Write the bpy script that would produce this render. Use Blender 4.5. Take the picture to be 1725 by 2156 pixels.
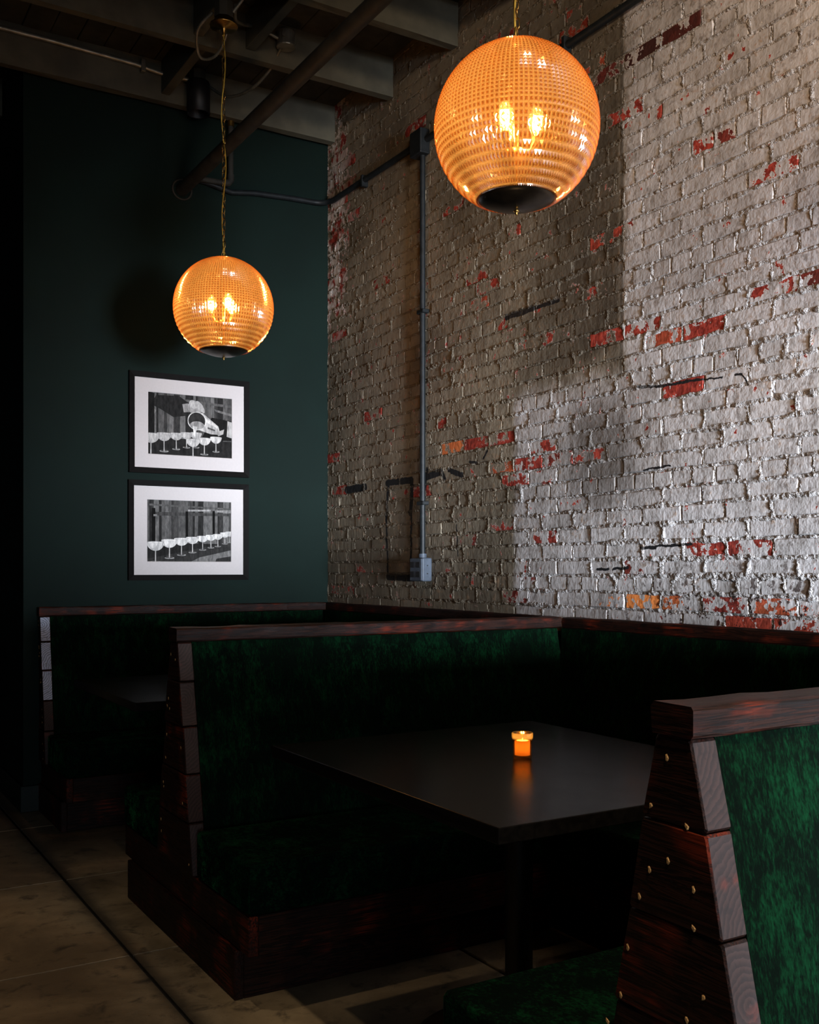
import bpy, bmesh, math, random
import numpy as np
from mathutils import Vector, Matrix

# ------------------------------------------------------------------ reset
for _o in list(bpy.data.objects):
    bpy.data.objects.remove(_o, do_unlink=True)
SC = bpy.context.scene
COL = SC.collection
R = math.radians
RNG = random.Random(11)
NP = np.random.default_rng(5)

# ------------------------------------------------------------------ camera
CAM_H = 1.286
cam_d = bpy.data.cameras.new('camera')
cam = bpy.data.objects.new('camera', cam_d)
COL.objects.link(cam)
cam.location = (0, 0, CAM_H)
cam.rotation_euler = (R(90), 0, R(-31.1))
cam_d.sensor_fit = 'HORIZONTAL'
cam_d.sensor_width = 36.0
cam_d.lens = 2168.0 / 1725.0 * 36.0
cam_d.shift_y = (1198.0 - 1078.0) / 1725.0
cam_d.clip_start = 0.02
SC.camera = cam

# ------------------------------------------------------------------ world and daylight
world = bpy.data.worlds.new('world')
SC.world = world
world.use_nodes = True
_bg = world.node_tree.nodes['Background']
_bg.inputs[0].default_value = (0.55, 0.70, 1.0, 1)
_bg.inputs[1].default_value = 0.12

def area_light(name, loc, rot, sx, sy, energy, col, spread=180):
    l = bpy.data.lights.new(name, 'AREA')
    l.shape = 'RECTANGLE'; l.size = sx; l.size_y = sy
    l.energy = energy; l.color = col; l.spread = R(spread)
    o = bpy.data.objects.new(name, l)
    o.location = loc; o.rotation_euler = rot
    COL.objects.link(o)
    return o

# daylight entering through the street window behind the camera
area_light('window_daylight', (1.98, -3.985, 0.96), (R(90), 0, R(-13)), 1.55, 1.15, 195, (0.78, 0.87, 1.0), 42)
area_light('upper_brick_fill', (-0.30, -3.985, 2.85), (R(92), 0, R(-33)), 2.0, 0.7, 34, (1.0, 0.76, 0.54), 38)  # added fill that brightens the upper brick, no known window there
area_light('aisle_daylight', (-1.20, -3.985, 0.96), (R(90), 0, R(-13)), 1.6, 1.15, 8, (0.78, 0.88, 1.0), 60)

vs = SC.view_settings
vs.view_transform = 'Standard'
vs.look = 'None'
vs.exposure = 0.0
vs.gamma = 1.0
vs.use_curve_mapping = False
SC.cycles.use_denoising = True
SC.cycles.max_bounces = 5
SC.cycles.diffuse_bounces = 2
SC.cycles.glossy_bounces = 2
SC.cycles.transmission_bounces = 5
SC.cycles.transparent_max_bounces = 8
SC.cycles.use_adaptive_sampling = True
SC.cycles.adaptive_threshold = 0.05
SC.cycles.time_limit = 1100
SC.cycles.adaptive_min_samples = 16
SC.cycles.caustics_reflective = False
SC.cycles.caustics_refractive = False
SC.cycles.sample_clamp_indirect = 4.0
LAMP_WATT = 30.0

# ------------------------------------------------------------------ key measures
XE = 1.137          # aisle end of the benches
W = 2.860           # brick wall face
G = 5.720           # green wall face
XG = 1.064          # left end of the green wall
CEIL = 4.11

# ------------------------------------------------------------------ mesh helpers
class MB:
    def __init__(s):
        s.v = []; s.f = []; s.m = []; s.sm = []; s.c = {}
    def add(s, vs_, fs, mi=0, smooth=False):
        b = len(s.v)
        s.v += [tuple(p) for p in vs_]
        for k, f in enumerate(fs):
            s.f.append([b + i for i in f])
            s.m.append(mi[k] if isinstance(mi, (list, tuple)) else mi)
            s.sm.append(smooth)
        return s
    def hexa(s, p, mi=0):
        """8 points: bottom ring 0-3 ccw seen from above, top ring 4-7"""
        return s.add(p, [(3, 2, 1, 0), (4, 5, 6, 7), (0, 1, 5, 4), (1, 2, 6, 5), (2, 3, 7, 6), (3, 0, 4, 7)], mi)
    def box(s, x0, x1, y0, y1, z0, z1, mi=0):
        return s.hexa([(x0, y0, z0), (x1, y0, z0), (x1, y1, z0), (x0, y1, z0),
                       (x0, y0, z1), (x1, y0, z1), (x1, y1, z1), (x0, y1, z1)], mi)
    def rbox(s, x0, x1, y0, y1, z0, z1, b=0.004, seg=1, mi=0, smooth=False):
        bm = bmesh.new()
        bmesh.ops.create_cube(bm, size=1)
        for v in bm.verts:
            v.co = Vector(((x0 + x1) / 2 + v.co.x * (x1 - x0), (y0 + y1) / 2 + v.co.y * (y1 - y0), (z0 + z1) / 2 + v.co.z * (z1 - z0)))
        bmesh.ops.bevel(bm, geom=list(bm.edges), offset=b, segments=seg, profile=0.5, affect='EDGES')
        bm.verts.index_update()
        s.add([v.co[:] for v in bm.verts], [[v.index for v in f.verts] for f in bm.faces], mi, smooth)
        bm.free()
        return s
    def tube(s, path, r, n=10, mi=0, smooth=True, caps=True, closed=False):
        P = [Vector(p) for p in path]
        N = len(P)
        rr = r if isinstance(r, (list, tuple)) else [r] * N
        ref = None
        vs_, fs = [], []
        for i in range(N):
            if closed:
                t = (P[(i + 1) % N] - P[(i - 1) % N]).normalized()
            else:
                t = (P[min(i + 1, N - 1)] - P[max(i - 1, 0)]).normalized()
            if ref is None:
                a = Vector((0, 0, 1)) if abs(t.z) < 0.9 else Vector((1, 0, 0))
                ref = (a - t * a.dot(t)).normalized()
            else:
                ref = (ref - t * ref.dot(t)).normalized()
            b = t.cross(ref)
            for k in range(n):
                an = 2 * math.pi * k / n
                vs_.append(P[i] + (ref * math.cos(an) + b * math.sin(an)) * rr[i])
        L = N if closed else N - 1
        for i in range(L):
            for k in range(n):
                a0 = i * n + k; a1 = i * n + (k + 1) % n
                b0 = ((i + 1) % N) * n + k; b1 = ((i + 1) % N) * n + (k + 1) % n
                fs.append((a0, a1, b1, b0))
        s.add(vs_, fs, mi, smooth)
        if caps and not closed:
            s.add(vs_[:n], [tuple(range(n - 1, -1, -1))], mi)
            s.add(vs_[-n:], [tuple(range(n))], mi)
        return s
    def lathe(s, prof, n=32, c=(0, 0, 0), mi=0, smooth=True):
        vs_, fs = [], []
        for r, z in prof:
            for k in range(n):
                a = 2 * math.pi * k / n
                vs_.append((c[0] + r * math.cos(a), c[1] + r * math.sin(a), c[2] + z))
        for i in range(len(prof) - 1):
            for k in range(n):
                fs.append((i * n + k, i * n + (k + 1) % n, (i + 1) * n + (k + 1) % n, (i + 1) * n + k))
        return s.add(vs_, fs, mi, smooth)
    def cyl(s, c, axis, r, l0, l1, n=16, mi=0):
        a = Vector(axis).normalized(); c = Vector(c)
        return s.tube([c + a * l0, c + a * l1], r, n, mi)
    def mesh(s, name, origin=(0, 0, 0)):
        me = bpy.data.meshes.new(name)
        ox, oy, oz = origin
        me.from_pydata([(x - ox, y - oy, z - oz) for x, y, z in s.v], [], s.f)
        me.polygons.foreach_set('material_index', s.m)
        me.polygons.foreach_set('use_smooth', s.sm)
        me.update()
        return me

WL = {}
def wloc(o):
    return WL.get(o.name, Vector((0, 0, 0))) if o else Vector((0, 0, 0))

def place(o, parent, loc):
    COL.objects.link(o)
    if parent is not None:
        o.parent = parent
        o.location = Vector(loc) - wloc(parent)
    else:
        o.location = loc
    WL[o.name] = Vector(loc)

def obj(name, mb, mats, parent=None, origin=None, label=None):
    me = mb if isinstance(mb, bpy.types.Mesh) else mb.mesh(name, origin or (0, 0, 0))
    if not isinstance(mats, (list, tuple)):
        mats = [mats]
    if len(me.materials) == 0:
        for m in mats:
            me.materials.append(M[m])
    o = bpy.data.objects.new(name, me)
    place(o, parent, origin or (0, 0, 0))
    if label:
        o['label'] = label
    return o

def thing(name, label, cat, loc=(0, 0, 0), group=None):
    o = bpy.data.objects.new(name, None)
    o.empty_display_size = 0.1
    place(o, None, loc)
    o['label'] = label; o['category'] = cat
    if group:
        o['group'] = group
    return o

def tag(o, label, cat, group=None):
    o['label'] = label; o['category'] = cat
    if group:
        o['group'] = group
    return o

def struct(o, label=None):
    o['kind'] = 'structure'
    if label:
        o['label'] = label
    return o

# ------------------------------------------------------------------ materials
M = {}
class NT:
    def __init__(s, name):
        m = bpy.data.materials.new(name); m.use_nodes = True
        s.m = m; s.t = m.node_tree; s.n = s.t.nodes; s.l = s.t.links
        s.n.clear()
        s.out = s.n.new('ShaderNodeOutputMaterial')
        M[name] = m
    def new(s, typ, **kw):
        nd = s.n.new(typ)
        for k, v in kw.items():
            if k == 'ins':
                for i, val in v.items():
                    s.set(nd.inputs[i], val)
            else:
                setattr(nd, k, v)
        return nd
    def set(s, sock, val):
        if isinstance(val, bpy.types.NodeSocket):
            s.l.new(val, sock)
        else:
            sock.default_value = val
    def math(s, op, a, b=0.0, c=None, clamp=False):
        nd = s.new('ShaderNodeMath', operation=op); nd.use_clamp = clamp
        s.set(nd.inputs[0], a); s.set(nd.inputs[1], b)
        if c is not None:
            s.set(nd.inputs[2], c)
        return nd.outputs[0]
    def vmath(s, op, a, b=(0, 0, 0), out=0):
        nd = s.new('ShaderNodeVectorMath', operation=op)
        s.set(nd.inputs[0], a)
        if len(nd.inputs) > 1 and b is not None:
            s.set(nd.inputs[1], b)
        return nd.outputs[out]
    def ss(s, x, a, b):
        """smooth ramp: 0 at a, 1 at b"""
        nd = s.new('ShaderNodeMapRange', interpolation_type='SMOOTHSTEP')
        s.set(nd.inputs[0], x)
        if a < b:
            nd.inputs[1].default_value = a; nd.inputs[2].default_value = b
            nd.inputs[3].default_value = 0; nd.inputs[4].default_value = 1
        else:
            nd.inputs[1].default_value = b; nd.inputs[2].default_value = a
            nd.inputs[3].default_value = 1; nd.inputs[4].default_value = 0
        return nd.outputs[0]
    def noise(s, vec, scale, detail=3, rough=0.55, dist=0.0, out=0):
        nd = s.new('ShaderNodeTexNoise')
        s.set(nd.inputs['Vector'], vec)
        nd.inputs['Scale'].default_value = scale; nd.inputs['Detail'].default_value = detail
        nd.inputs['Roughness'].default_value = rough; nd.inputs['Distortion'].default_value = dist
        return nd.outputs[out]
    def mix(s, f, a, b, typ='MIX'):
        nd = s.new('ShaderNodeMix', data_type='RGBA', blend_type=typ)
        nd.clamp_factor = True
        s.set(nd.inputs[0], f); s.set(nd.inputs[6], a); s.set(nd.inputs[7], b)
        return nd.outputs[2]
    def scale(s, vec, sc):
        return s.vmath('MULTIPLY', vec, sc)
    def bump(s, h, strength=0.3, dist=0.01, normal=None):
        nd = s.new('ShaderNodeBump')
        nd.inputs['Strength'].default_value = strength; nd.inputs['Distance'].default_value = dist
        s.set(nd.inputs['Height'], h)
        if normal is not None:
            s.set(nd.inputs['Normal'], normal)
        return nd.outputs[0]
    def bsdf(s, **kw):
        nd = s.new('ShaderNodeBsdfPrincipled')
        for k, v in kw.items():
            s.set(nd.inputs[k.replace('_', ' ')], v)
        s.l.new(nd.outputs[0], s.out.inputs[0])
        return nd
def C(r, g, b): return (r, g, b, 1)

def simple(name, col, rough=0.5, metal=0.0, spec=0.5, nscale=30, namp=0.25, bump=0.0, **kw):
    t = NT(name)
    g = t.new('ShaderNodeNewGeometry')
    n = t.noise(g.outputs['Position'], nscale, 4)
    c = t.mix(t.ss(n, 0.3, 0.7), C(*[x * (1 - namp) for x in col]), C(*[min(1, x * (1 + namp)) for x in col]))
    d = dict(Base_Color=c, Roughness=rough, Metallic=metal)
    d['Specular_IOR_Level'] = spec
    if bump:
        d['Normal'] = t.bump(n, bump, 0.004)
    d.update(kw)
    t.bsdf(**d)
    return t

def objvec(t, rnd=True):
    """object coordinates moved by a random offset for each object"""
    tc = t.new('ShaderNodeTexCoord')
    v = tc.outputs['Object']
    if rnd:
        oi = t.new('ShaderNodeObjectInfo')
        off = t.vmath('SCALE', (7.3, 3.1, 5.7)); t.set(off.node.inputs[3], t.math('MULTIPLY', oi.outputs['Random'], 9.0))
        v = t.vmath('ADD', v, off)
    return v

def wood(name, sc, lo, hi, red, rough=0.42):
    t = NT(name)
    v = objvec(t)
    vs_ = t.scale(v, sc)
    n1 = t.noise(vs_, 1.0, 6, 0.6, 1.2)
    n2 = t.noise(vs_, 4.0, 4, 0.6, 0.6)
    n3 = t.noise(v, 6.0, 3)
    ring = t.math('FRACT', t.math('MULTIPLY', n1, 9.0))
    grain = t.ss(ring, 0.15, 0.9)
    c = t.mix(grain, C(*lo), C(*hi))
    c = t.mix(t.math('MULTIPLY', t.ss(n3, 0.50, 0.72), t.ss(n2, 0.42, 0.6)), c, C(*red))
    c = t.mix(t.ss(n2, 0.62, 0.75), c, C(*[x * 0.4 for x in lo]))
    h = t.math('ADD', t.math('MULTIPLY', grain, 0.5), n2)
    t.bsdf(Base_Color=c, Roughness=t.math('ADD', rough, t.math('MULTIPLY', n2, 0.25)), Specular_IOR_Level=0.17, Normal=t.bump(h, 0.35, 0.003))
LO, HI, RED = (0.0045, 0.0021, 0.0014), (0.026, 0.0080, 0.0042), (0.16, 0.020, 0.006)
wood('wood_x', (1.6, 34, 34), LO, HI, RED)
wood('wood_y', (34, 1.6, 34), LO, HI, RED)
def endgrain(name, lo, hi, warm):
    t = NT(name)
    v = objvec(t)
    tc = t.new('ShaderNodeTexCoord')
    oi = t.new('ShaderNodeObjectInfo')
    p = tc.outputs['Object']
    sp = t.new('ShaderNodeSeparateXYZ'); t.set(sp.inputs[0], p)
    rx = t.math('MULTIPLY', t.math('SUBTRACT', oi.outputs['Random'], 0.5), 0.26)
    dx = t.math('SUBTRACT', sp.outputs[0], rx); dz = t.math('ADD', sp.outputs[2], t.math('MULTIPLY', rx, 1.1))
    wob = t.math('MULTIPLY', t.noise(v, 14, 4, 0.6), 0.035)
    d = t.math('SQRT', t.math('ADD', t.math('MULTIPLY', dx, dx), t.math('MULTIPLY', dz, dz)))
    ring = t.math('FRACT', t.math('MULTIPLY', t.math('ADD', d, wob), 100.0))
    n = t.noise(v, 16, 4)
    c = t.mix(t.ss(ring, 0.2, 0.9), C(*lo), C(*hi))
    c = t.mix(t.ss(n, 0.58, 0.78), c, C(*warm))
    c = t.mix(t.math('MULTIPLY', t.ss(t.noise(v, 60, 3), 0.55, 0.7), 0.6), c, C(*[x * 0.5 for x in lo]))
    t.bsdf(Base_Color=c, Roughness=0.5, Specular_IOR_Level=0.35, Normal=t.bump(t.math('ADD', ring, n), 0.3, 0.002))
endgrain('end_grain', (0.018, 0.0085, 0.0065), (0.040, 0.019, 0.0145), (0.13, 0.018, 0.007))
endgrain('end_grain_daylit', (0.26, 0.30, 0.40), (0.62, 0.70, 0.88), (0.30, 0.28, 0.34))  # blue daylight on the far bench's upper boards put into their colour

def velvet(name, sc):
    t = NT(name)
    v = objvec(t)
    a = t.scale(v, sc)
    n1 = t.noise(v, 7.0, 3, 0.55, 0.5)
    n2 = t.noise(a, 1.0, 5, 0.65, 0.4)
    n3 = t.noise(a, 4.5, 3, 0.7)
    m = t.math('ADD', t.math('MULTIPLY', n1, 0.42), t.math('ADD', t.math('MULTIPLY', n2, 0.5), t.math('MULTIPLY', n3, 0.58)))
    k = t.ss(m, 0.68, 1.02)
    c = t.mix(k, C(0.0018, 0.0046, 0.0028), C(0.0036, 0.036, 0.0125))
    t.bsdf(Base_Color=c, Roughness=0.9, Specular_IOR_Level=0.02, Sheen_Weight=t.math('MULTIPLY_ADD', k, 0.20, 0.0), Sheen_Roughness=0.25,
           Sheen_Tint=C(0.06, 0.85, 0.26), Normal=t.bump(t.math('ADD', n2, n3), 0.5, 0.004))
velvet('velvet_back', (48, 48, 14))
velvet('velvet_seat', (30, 22, 36))

# painted brick: old grey paint in two coats, flaked patches, marker and other dark strokes, soot
MARKS = [(4.985, 1.766, 4.714, 1.762, 0.0239), (4.964, 1.756, 4.995, 1.559, 0.0158), (4.995, 1.559, 4.969, 1.254, 0.0133), (4.714, 1.759, 4.734, 1.587, 0.0229), (4.724, 1.587, 4.724, 1.268, 0.0153), (4.969, 1.244, 4.724, 1.238, 0.0264), (4.584, 1.764, 4.424, 1.784, 0.0249), (4.424, 1.779, 4.397, 1.745, 0.017), (4.357, 1.786, 4.241, 1.753, 0.0192), (5.47, 1.758, 5.245, 1.759, 0.0313), (3.87, 2.457, 3.677, 2.455, 0.0199), (3.677, 2.455, 3.491, 2.452, 0.0128), (2.996, 2.0, 2.858, 1.985, 0.0075), (2.858, 1.985, 2.69, 1.98, 0.0072), (2.69, 1.98, 2.578, 1.971, 0.0052), (2.517, 1.97, 2.484, 1.968, 0.005), (2.484, 1.968, 2.456, 1.924, 0.005), (2.985, 1.37, 2.908, 1.367, 0.0093), (2.908, 1.374, 2.725, 1.377, 0.0073), (3.24, 1.284, 3.176, 1.286, 0.0078), (3.148, 1.286, 3.063, 1.29, 0.0077), (4.167, 1.812, 4.106, 1.8, 0.0093), (4.054, 1.818, 4.023, 1.849, 0.0091), (4.284, 1.507, 4.275, 1.352, 0.0071), (4.561, 1.802, 4.594, 1.705, 0.0199), (4.613, 1.569, 4.613, 1.431, 0.0175), (4.627, 1.369, 4.627, 1.294, 0.0201), (2.972, 1.672, 2.833, 1.678, 0.0056)]
def painted_brick(name, is_mortar):
    t = NT(name)
    g = t.new('ShaderNodeNewGeometry')
    p = g.outputs['Position']
    sp = t.new('ShaderNodeSeparateXYZ'); t.set(sp.inputs[0], p)
    y, z = sp.outputs[1], sp.outputs[2]
    nl = t.noise(p, 1.3, 2, 0.6)
    nm = t.noise(p, 7.0, 3, 0.6)
    nf = t.noise(p, 38.0, 2, 0.65)
    nv = t.noise(t.scale(p, (30, 30, 3.0)), 1.0, 2, 0.6)
    wob = t.math('MULTIPLY', t.math('SUBTRACT', nm, 0.5), 0.10)
    yw = t.math('ADD', y, wob); zw = t.math('ADD', z, wob)
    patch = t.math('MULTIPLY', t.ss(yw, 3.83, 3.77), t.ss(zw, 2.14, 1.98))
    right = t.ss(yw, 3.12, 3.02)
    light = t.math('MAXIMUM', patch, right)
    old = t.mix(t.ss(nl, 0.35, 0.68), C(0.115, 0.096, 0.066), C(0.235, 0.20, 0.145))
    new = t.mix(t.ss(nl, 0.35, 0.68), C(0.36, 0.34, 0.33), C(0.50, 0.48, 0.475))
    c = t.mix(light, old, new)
    oi = t.new('ShaderNodeObjectInfo')
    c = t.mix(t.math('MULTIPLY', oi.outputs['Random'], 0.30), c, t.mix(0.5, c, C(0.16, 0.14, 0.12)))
    # paint variation, vertical wash marks
    c = t.mix(t.math('MULTIPLY', t.ss(nv, 0.50, 0.75), 0.35), c, t.mix(0.55, c, C(0.10, 0.085, 0.065)))
    c = t.mix(t.math('MULTIPLY', t.ss(nm, 0.46, 0.70), 0.55), c, t.mix(0.6, c, C(0.09, 0.075, 0.055)))
    grime = t.noise(p, 26.0, 4, 0.7)
    c = t.mix(t.math('MULTIPLY', t.ss(grime, 0.52, 0.68), 0.62), c, t.mix(0.8, c, C(0.075, 0.052, 0.034)))
    c = t.mix(t.math('MULTIPLY', t.math('MULTIPLY', t.ss(nm, 0.55, 0.40), t.ss(nf, 0.55, 0.70)), 0.6), c, C(0.30, 0.19, 0.11))
    # soot beside the line where a partition once stood
    s1 = t.math('MULTIPLY', t.math('MULTIPLY', t.ss(yw, 3.95, 3.30), t.ss(y, 3.08, 3.13)), t.math('MULTIPLY', t.ss(zw, 2.04, 2.20), t.ss(zw, 4.0, 3.1)))
    soot = t.math('MULTIPLY', s1, t.math('MULTIPLY_ADD', nm, 0.7, 0.50))
    s2 = t.math('MULTIPLY', t.math('MULTIPLY', t.ss(yw, 3.55, 3.30), t.ss(yw, 2.90, 3.15)), t.math('MULTIPLY', t.ss(zw, 1.40, 1.70), t.ss(zw, 2.15, 1.85)))
    soot = t.math('MAXIMUM', soot, t.math('MULTIPLY', s2, 0.75))
    strip = t.math('MULTIPLY', t.math('MULTIPLY', t.ss(y, 3.112, 3.100), t.ss(y, 3.080, 3.090)), t.ss(z, 2.02, 2.10))
    soot = t.math('MAXIMUM', soot, t.math('MULTIPLY', strip, 0.8))
    c = t.mix(t.math('MULTIPLY', soot, 0.90), c, C(0.035, 0.027, 0.018))
    # flaking
    ao = t.new('ShaderNodeAttribute', attribute_type='OBJECT', attribute_name='chip').outputs['Fac']
    ag = t.new('ShaderNodeAttribute', attribute_type='GEOMETRY', attribute_name='chip').outputs['Fac']
    chip = t.math('ADD', ao, ag)
    to = t.new('ShaderNodeAttribute', attribute_type='OBJECT', attribute_name='tone').outputs['Fac']
    tg = t.new('ShaderNodeAttribute', attribute_type='GEOMETRY', attribute_name='tone').outputs['Fac']
    tone = t.math('ADD', to, tg)
    nc = t.noise(p, 17.0, 4, 0.66)
    corner = t.math('MULTIPLY', t.ss(y, 5.30, 5.60), t.ss(z, 2.5, 3.0))
    flk = t.math('MULTIPLY', t.ss(y, 3.4, 2.7), t.ss(z, 1.42, 1.12))
    amount = t.math('ADD', t.math('MULTIPLY_ADD', chip, 0.26, 0.045), t.math('MULTIPLY', corner, 0.20))
    val = t.math('ADD', nc, amount)
    flake = t.ss(val, 0.715, 0.725)
    halo = t.ss(val, 0.695, 0.708)
    primer = t.mix(t.ss(nf, 0.4, 0.6), C(0.55, 0.46, 0.40), C(0.62, 0.58, 0.55))
    c = t.mix(t.math('MULTIPLY', halo, t.math('MULTIPLY_ADD', corner, 0.4, 0.5)), c, primer)
    redc = t.mix(t.ss(nf, 0.35, 0.65), C(0.16, 0.018, 0.012), C(0.34, 0.045, 0.028))
    redc = t.mix(t.ss(tone, 0.0, 1.0), redc, C(0.75, 0.24, 0.06))
    redc = t.mix(t.ss(tone, 0.0, -0.9), redc, C(0.030, 0.010, 0.008))
    whit = t.math('MULTIPLY', corner, t.ss(nm, 0.42, 0.52))
    redc = t.mix(whit, redc, primer)
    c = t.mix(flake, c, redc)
    spots = t.math('MULTIPLY', t.ss(grime, 0.30, 0.29), t.ss(nl, 0.40, 0.50))
    c = t.mix(spots, c, primer)
    fl2 = t.math('MULTIPLY', t.ss(t.math('ADD', grime, t.math('MULTIPLY', nf, 0.5)), 0.86, 0.88), flk)
    c = t.mix(fl2, c, C(0.03, 0.012, 0.010))
    # marker strokes, and dark upright strokes beside the conduit
    cw = t.new('ShaderNodeCombineXYZ')
    t.set(cw.inputs[1], t.math('MULTIPLY_ADD', t.math('SUBTRACT', nc, 0.5), 0.03, y))
    t.set(cw.inputs[2], t.math('MULTIPLY_ADD', t.math('SUBTRACT', nf, 0.5), 0.016, z))
    pm = cw.outputs[0]
    ink = None
    for (y0, z0, y1, z1, w) in MARKS:
        d = Vector((0, y1 - y0, z1 - z0)); L2 = max(d.length_squared, 1e-6)
        r = t.vmath('SUBTRACT', pm, (0, y0, z0))
        h = t.math('MULTIPLY', t.vmath('DOT_PRODUCT', r, tuple(d / L2), out=1), 1.0, clamp=True)
        hv = t.vmath('SCALE', tuple(d)); t.set(hv.node.inputs[3], h)
        q = t.vmath('LENGTH', t.vmath('SUBTRACT', r, hv), None, out=1)
        k = t.math('DIVIDE', q, w * 0.72)
        ink = k if ink is None else t.math('MINIMUM', ink, k)
    c = t.mix(t.ss(ink, 1.12, 0.92), c, C(0.008, 0.008, 0.009))
    if is_mortar:
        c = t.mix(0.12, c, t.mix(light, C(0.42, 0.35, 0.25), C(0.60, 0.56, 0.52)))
        h = t.noise(p, 90, 3, 0.75)
        nrm = t.bump(h, 1.0, 0.02)
    else:
        h = t.math('MULTIPLY_ADD', nv, 0.5, nf)
        nrm = t.bump(h, 0.5, 0.006)
    t.bsdf(Base_Color=c, Roughness=0.68, Specular_IOR_Level=0.30, Normal=nrm)
painted_brick('painted_brick', False)
painted_brick('painted_mortar', True)

# concrete floor
def concrete():
    t = NT('concrete')
    g = t.new('ShaderNodeNewGeometry'); p = g.outputs['Position']
    oi = t.new('ShaderNodeObjectInfo')
    n1 = t.noise(p, 2.2, 5, 0.62, 0.5); n2 = t.noise(p, 11, 5, 0.65, 0.4); n3 = t.noise(p, 60, 4, 0.7)
    c = t.mix(t.ss(n1, 0.32, 0.70), C(0.20, 0.145, 0.085), C(0.46, 0.34, 0.20))
    c = t.mix(t.math('MULTIPLY', t.ss(n2, 0.52, 0.70), 0.7), c, C(0.040, 0.032, 0.024))
    c = t.mix(t.math('MULTIPLY', t.ss(n3, 0.60, 0.72), 0.5), c, C(0.03, 0.025, 0.02))
    sp = t.new('ShaderNodeSeparateXYZ'); t.set(sp.inputs[0], p)
    dd = t.math('ABSOLUTE', t.math('SUBTRACT', t.math('ADD', sp.outputs[0], t.math('MULTIPLY', t.math('SUBTRACT', n2, 0.5), 0.05)), 0.985))
    c = t.mix(t.math('MULTIPLY', t.ss(dd, 0.06, 0.0), 0.75), c, C(0.018, 0.015, 0.013))
    c = t.mix(t.math('MULTIPLY', oi.outputs['Random'], 0.25), c, C(0.05, 0.04, 0.03))
    t.bsdf(Base_Color=c, Roughness=t.math('MULTIPLY_ADD', n2, 0.3, 0.33), Specular_IOR_Level=0.45, Normal=t.bump(t.math('ADD', n2, n3), 0.25, 0.004))
concrete()
simple('joint_filler', (0.24, 0.22, 0.18), 0.6)
simple('joint_dark', (0.012, 0.011, 0.010), 0.8)
simple('green_wall', (0.0022, 0.0088, 0.0064), 0.75, spec=0.15, nscale=2.5, namp=0.12, bump=0.03)
simple('green_trim', (0.0024, 0.0092, 0.0074), 0.5, spec=0.3, nscale=8, namp=0.1)
simple('dark_wall', (0.03, 0.03, 0.028), 0.8)
simple('joist_paint', (0.070, 0.065, 0.044), 0.7, nscale=5, namp=0.3, bump=0.15)
simple('deck_paint', (0.030, 0.030, 0.025), 0.8, nscale=9, namp=0.4)
simple('pipe_paint', (0.030, 0.029, 0.025), 0.65, spec=0.2, nscale=14, namp=0.3)
simple('conduit_paint', (0.009, 0.011, 0.012), 0.5, spec=0.25, nscale=30, namp=0.3)
simple('conduit_metal', (0.20, 0.20, 0.17), 0.38, 0.6, nscale=20)
simple('outlet_paint', (0.055, 0.068, 0.088), 0.5, spec=0.25, nscale=40, namp=0.15)
simple('black_metal', (0.008, 0.008, 0.009), 0.45, spec=0.3)
simple('black_paint', (0.006, 0.006, 0.006), 0.6)
simple('brass', (0.55, 0.34, 0.10), 0.28, 1.0, nscale=60, namp=0.2)
simple('bronze', (0.060, 0.042, 0.026), 0.30, 0.9, nscale=25, namp=0.3)
simple('gold_cord', (0.50, 0.34, 0.05), 0.5)
simple('frame_black', (0.004, 0.0034, 0.003), 0.6, spec=0.06, nscale=60)
simple('mat_board', (0.56, 0.51, 0.49), 0.85, nscale=90, namp=0.02)
simple('nail_mark', (0.48, 0.27, 0.10), 0.5, nscale=300, namp=0.4)
simple('rattan', (0.36, 0.23, 0.10), 0.6, nscale=90, namp=0.3)
simple('wick', (0.02, 0.02, 0.02), 0.9)
def table_black():
    t = NT('table_black')
    v = objvec(t, False)
    n = t.noise(t.scale(v, (60, 3, 60)), 1.0, 4, 0.6); n2 = t.noise(v, 8, 4, 0.6)
    c = t.mix(t.ss(n, 0.3, 0.7), C(0.004, 0.0036, 0.0033), C(0.008, 0.007, 0.0062))
    t.bsdf(Base_Color=c, Roughness=t.math('MULTIPLY_ADD', n2, 0.12, 0.17), Specular_IOR_Level=0.045, Normal=t.bump(n, 0.10, 0.002))
table_black()
def prints():
    t = NT('photo_print')
    a = t.new('ShaderNodeAttribute', attribute_type='GEOMETRY', attribute_name='ink')
    g = t.new('ShaderNodeNewGeometry')
    n = t.noise(t.scale(g.outputs['Position'], (60, 60, 18)), 1.0, 5, 0.7)
    c = t.mix(0.75, a.outputs['Color'], t.mix(t.ss(n, 0.25, 0.8), C(0.25, 0.25, 0.25), C(1.7, 1.66, 1.6)), 'MULTIPLY')
    t.bsdf(Base_Color=c, Roughness=0.7, Specular_IOR_Level=0.04)
prints()
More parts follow.
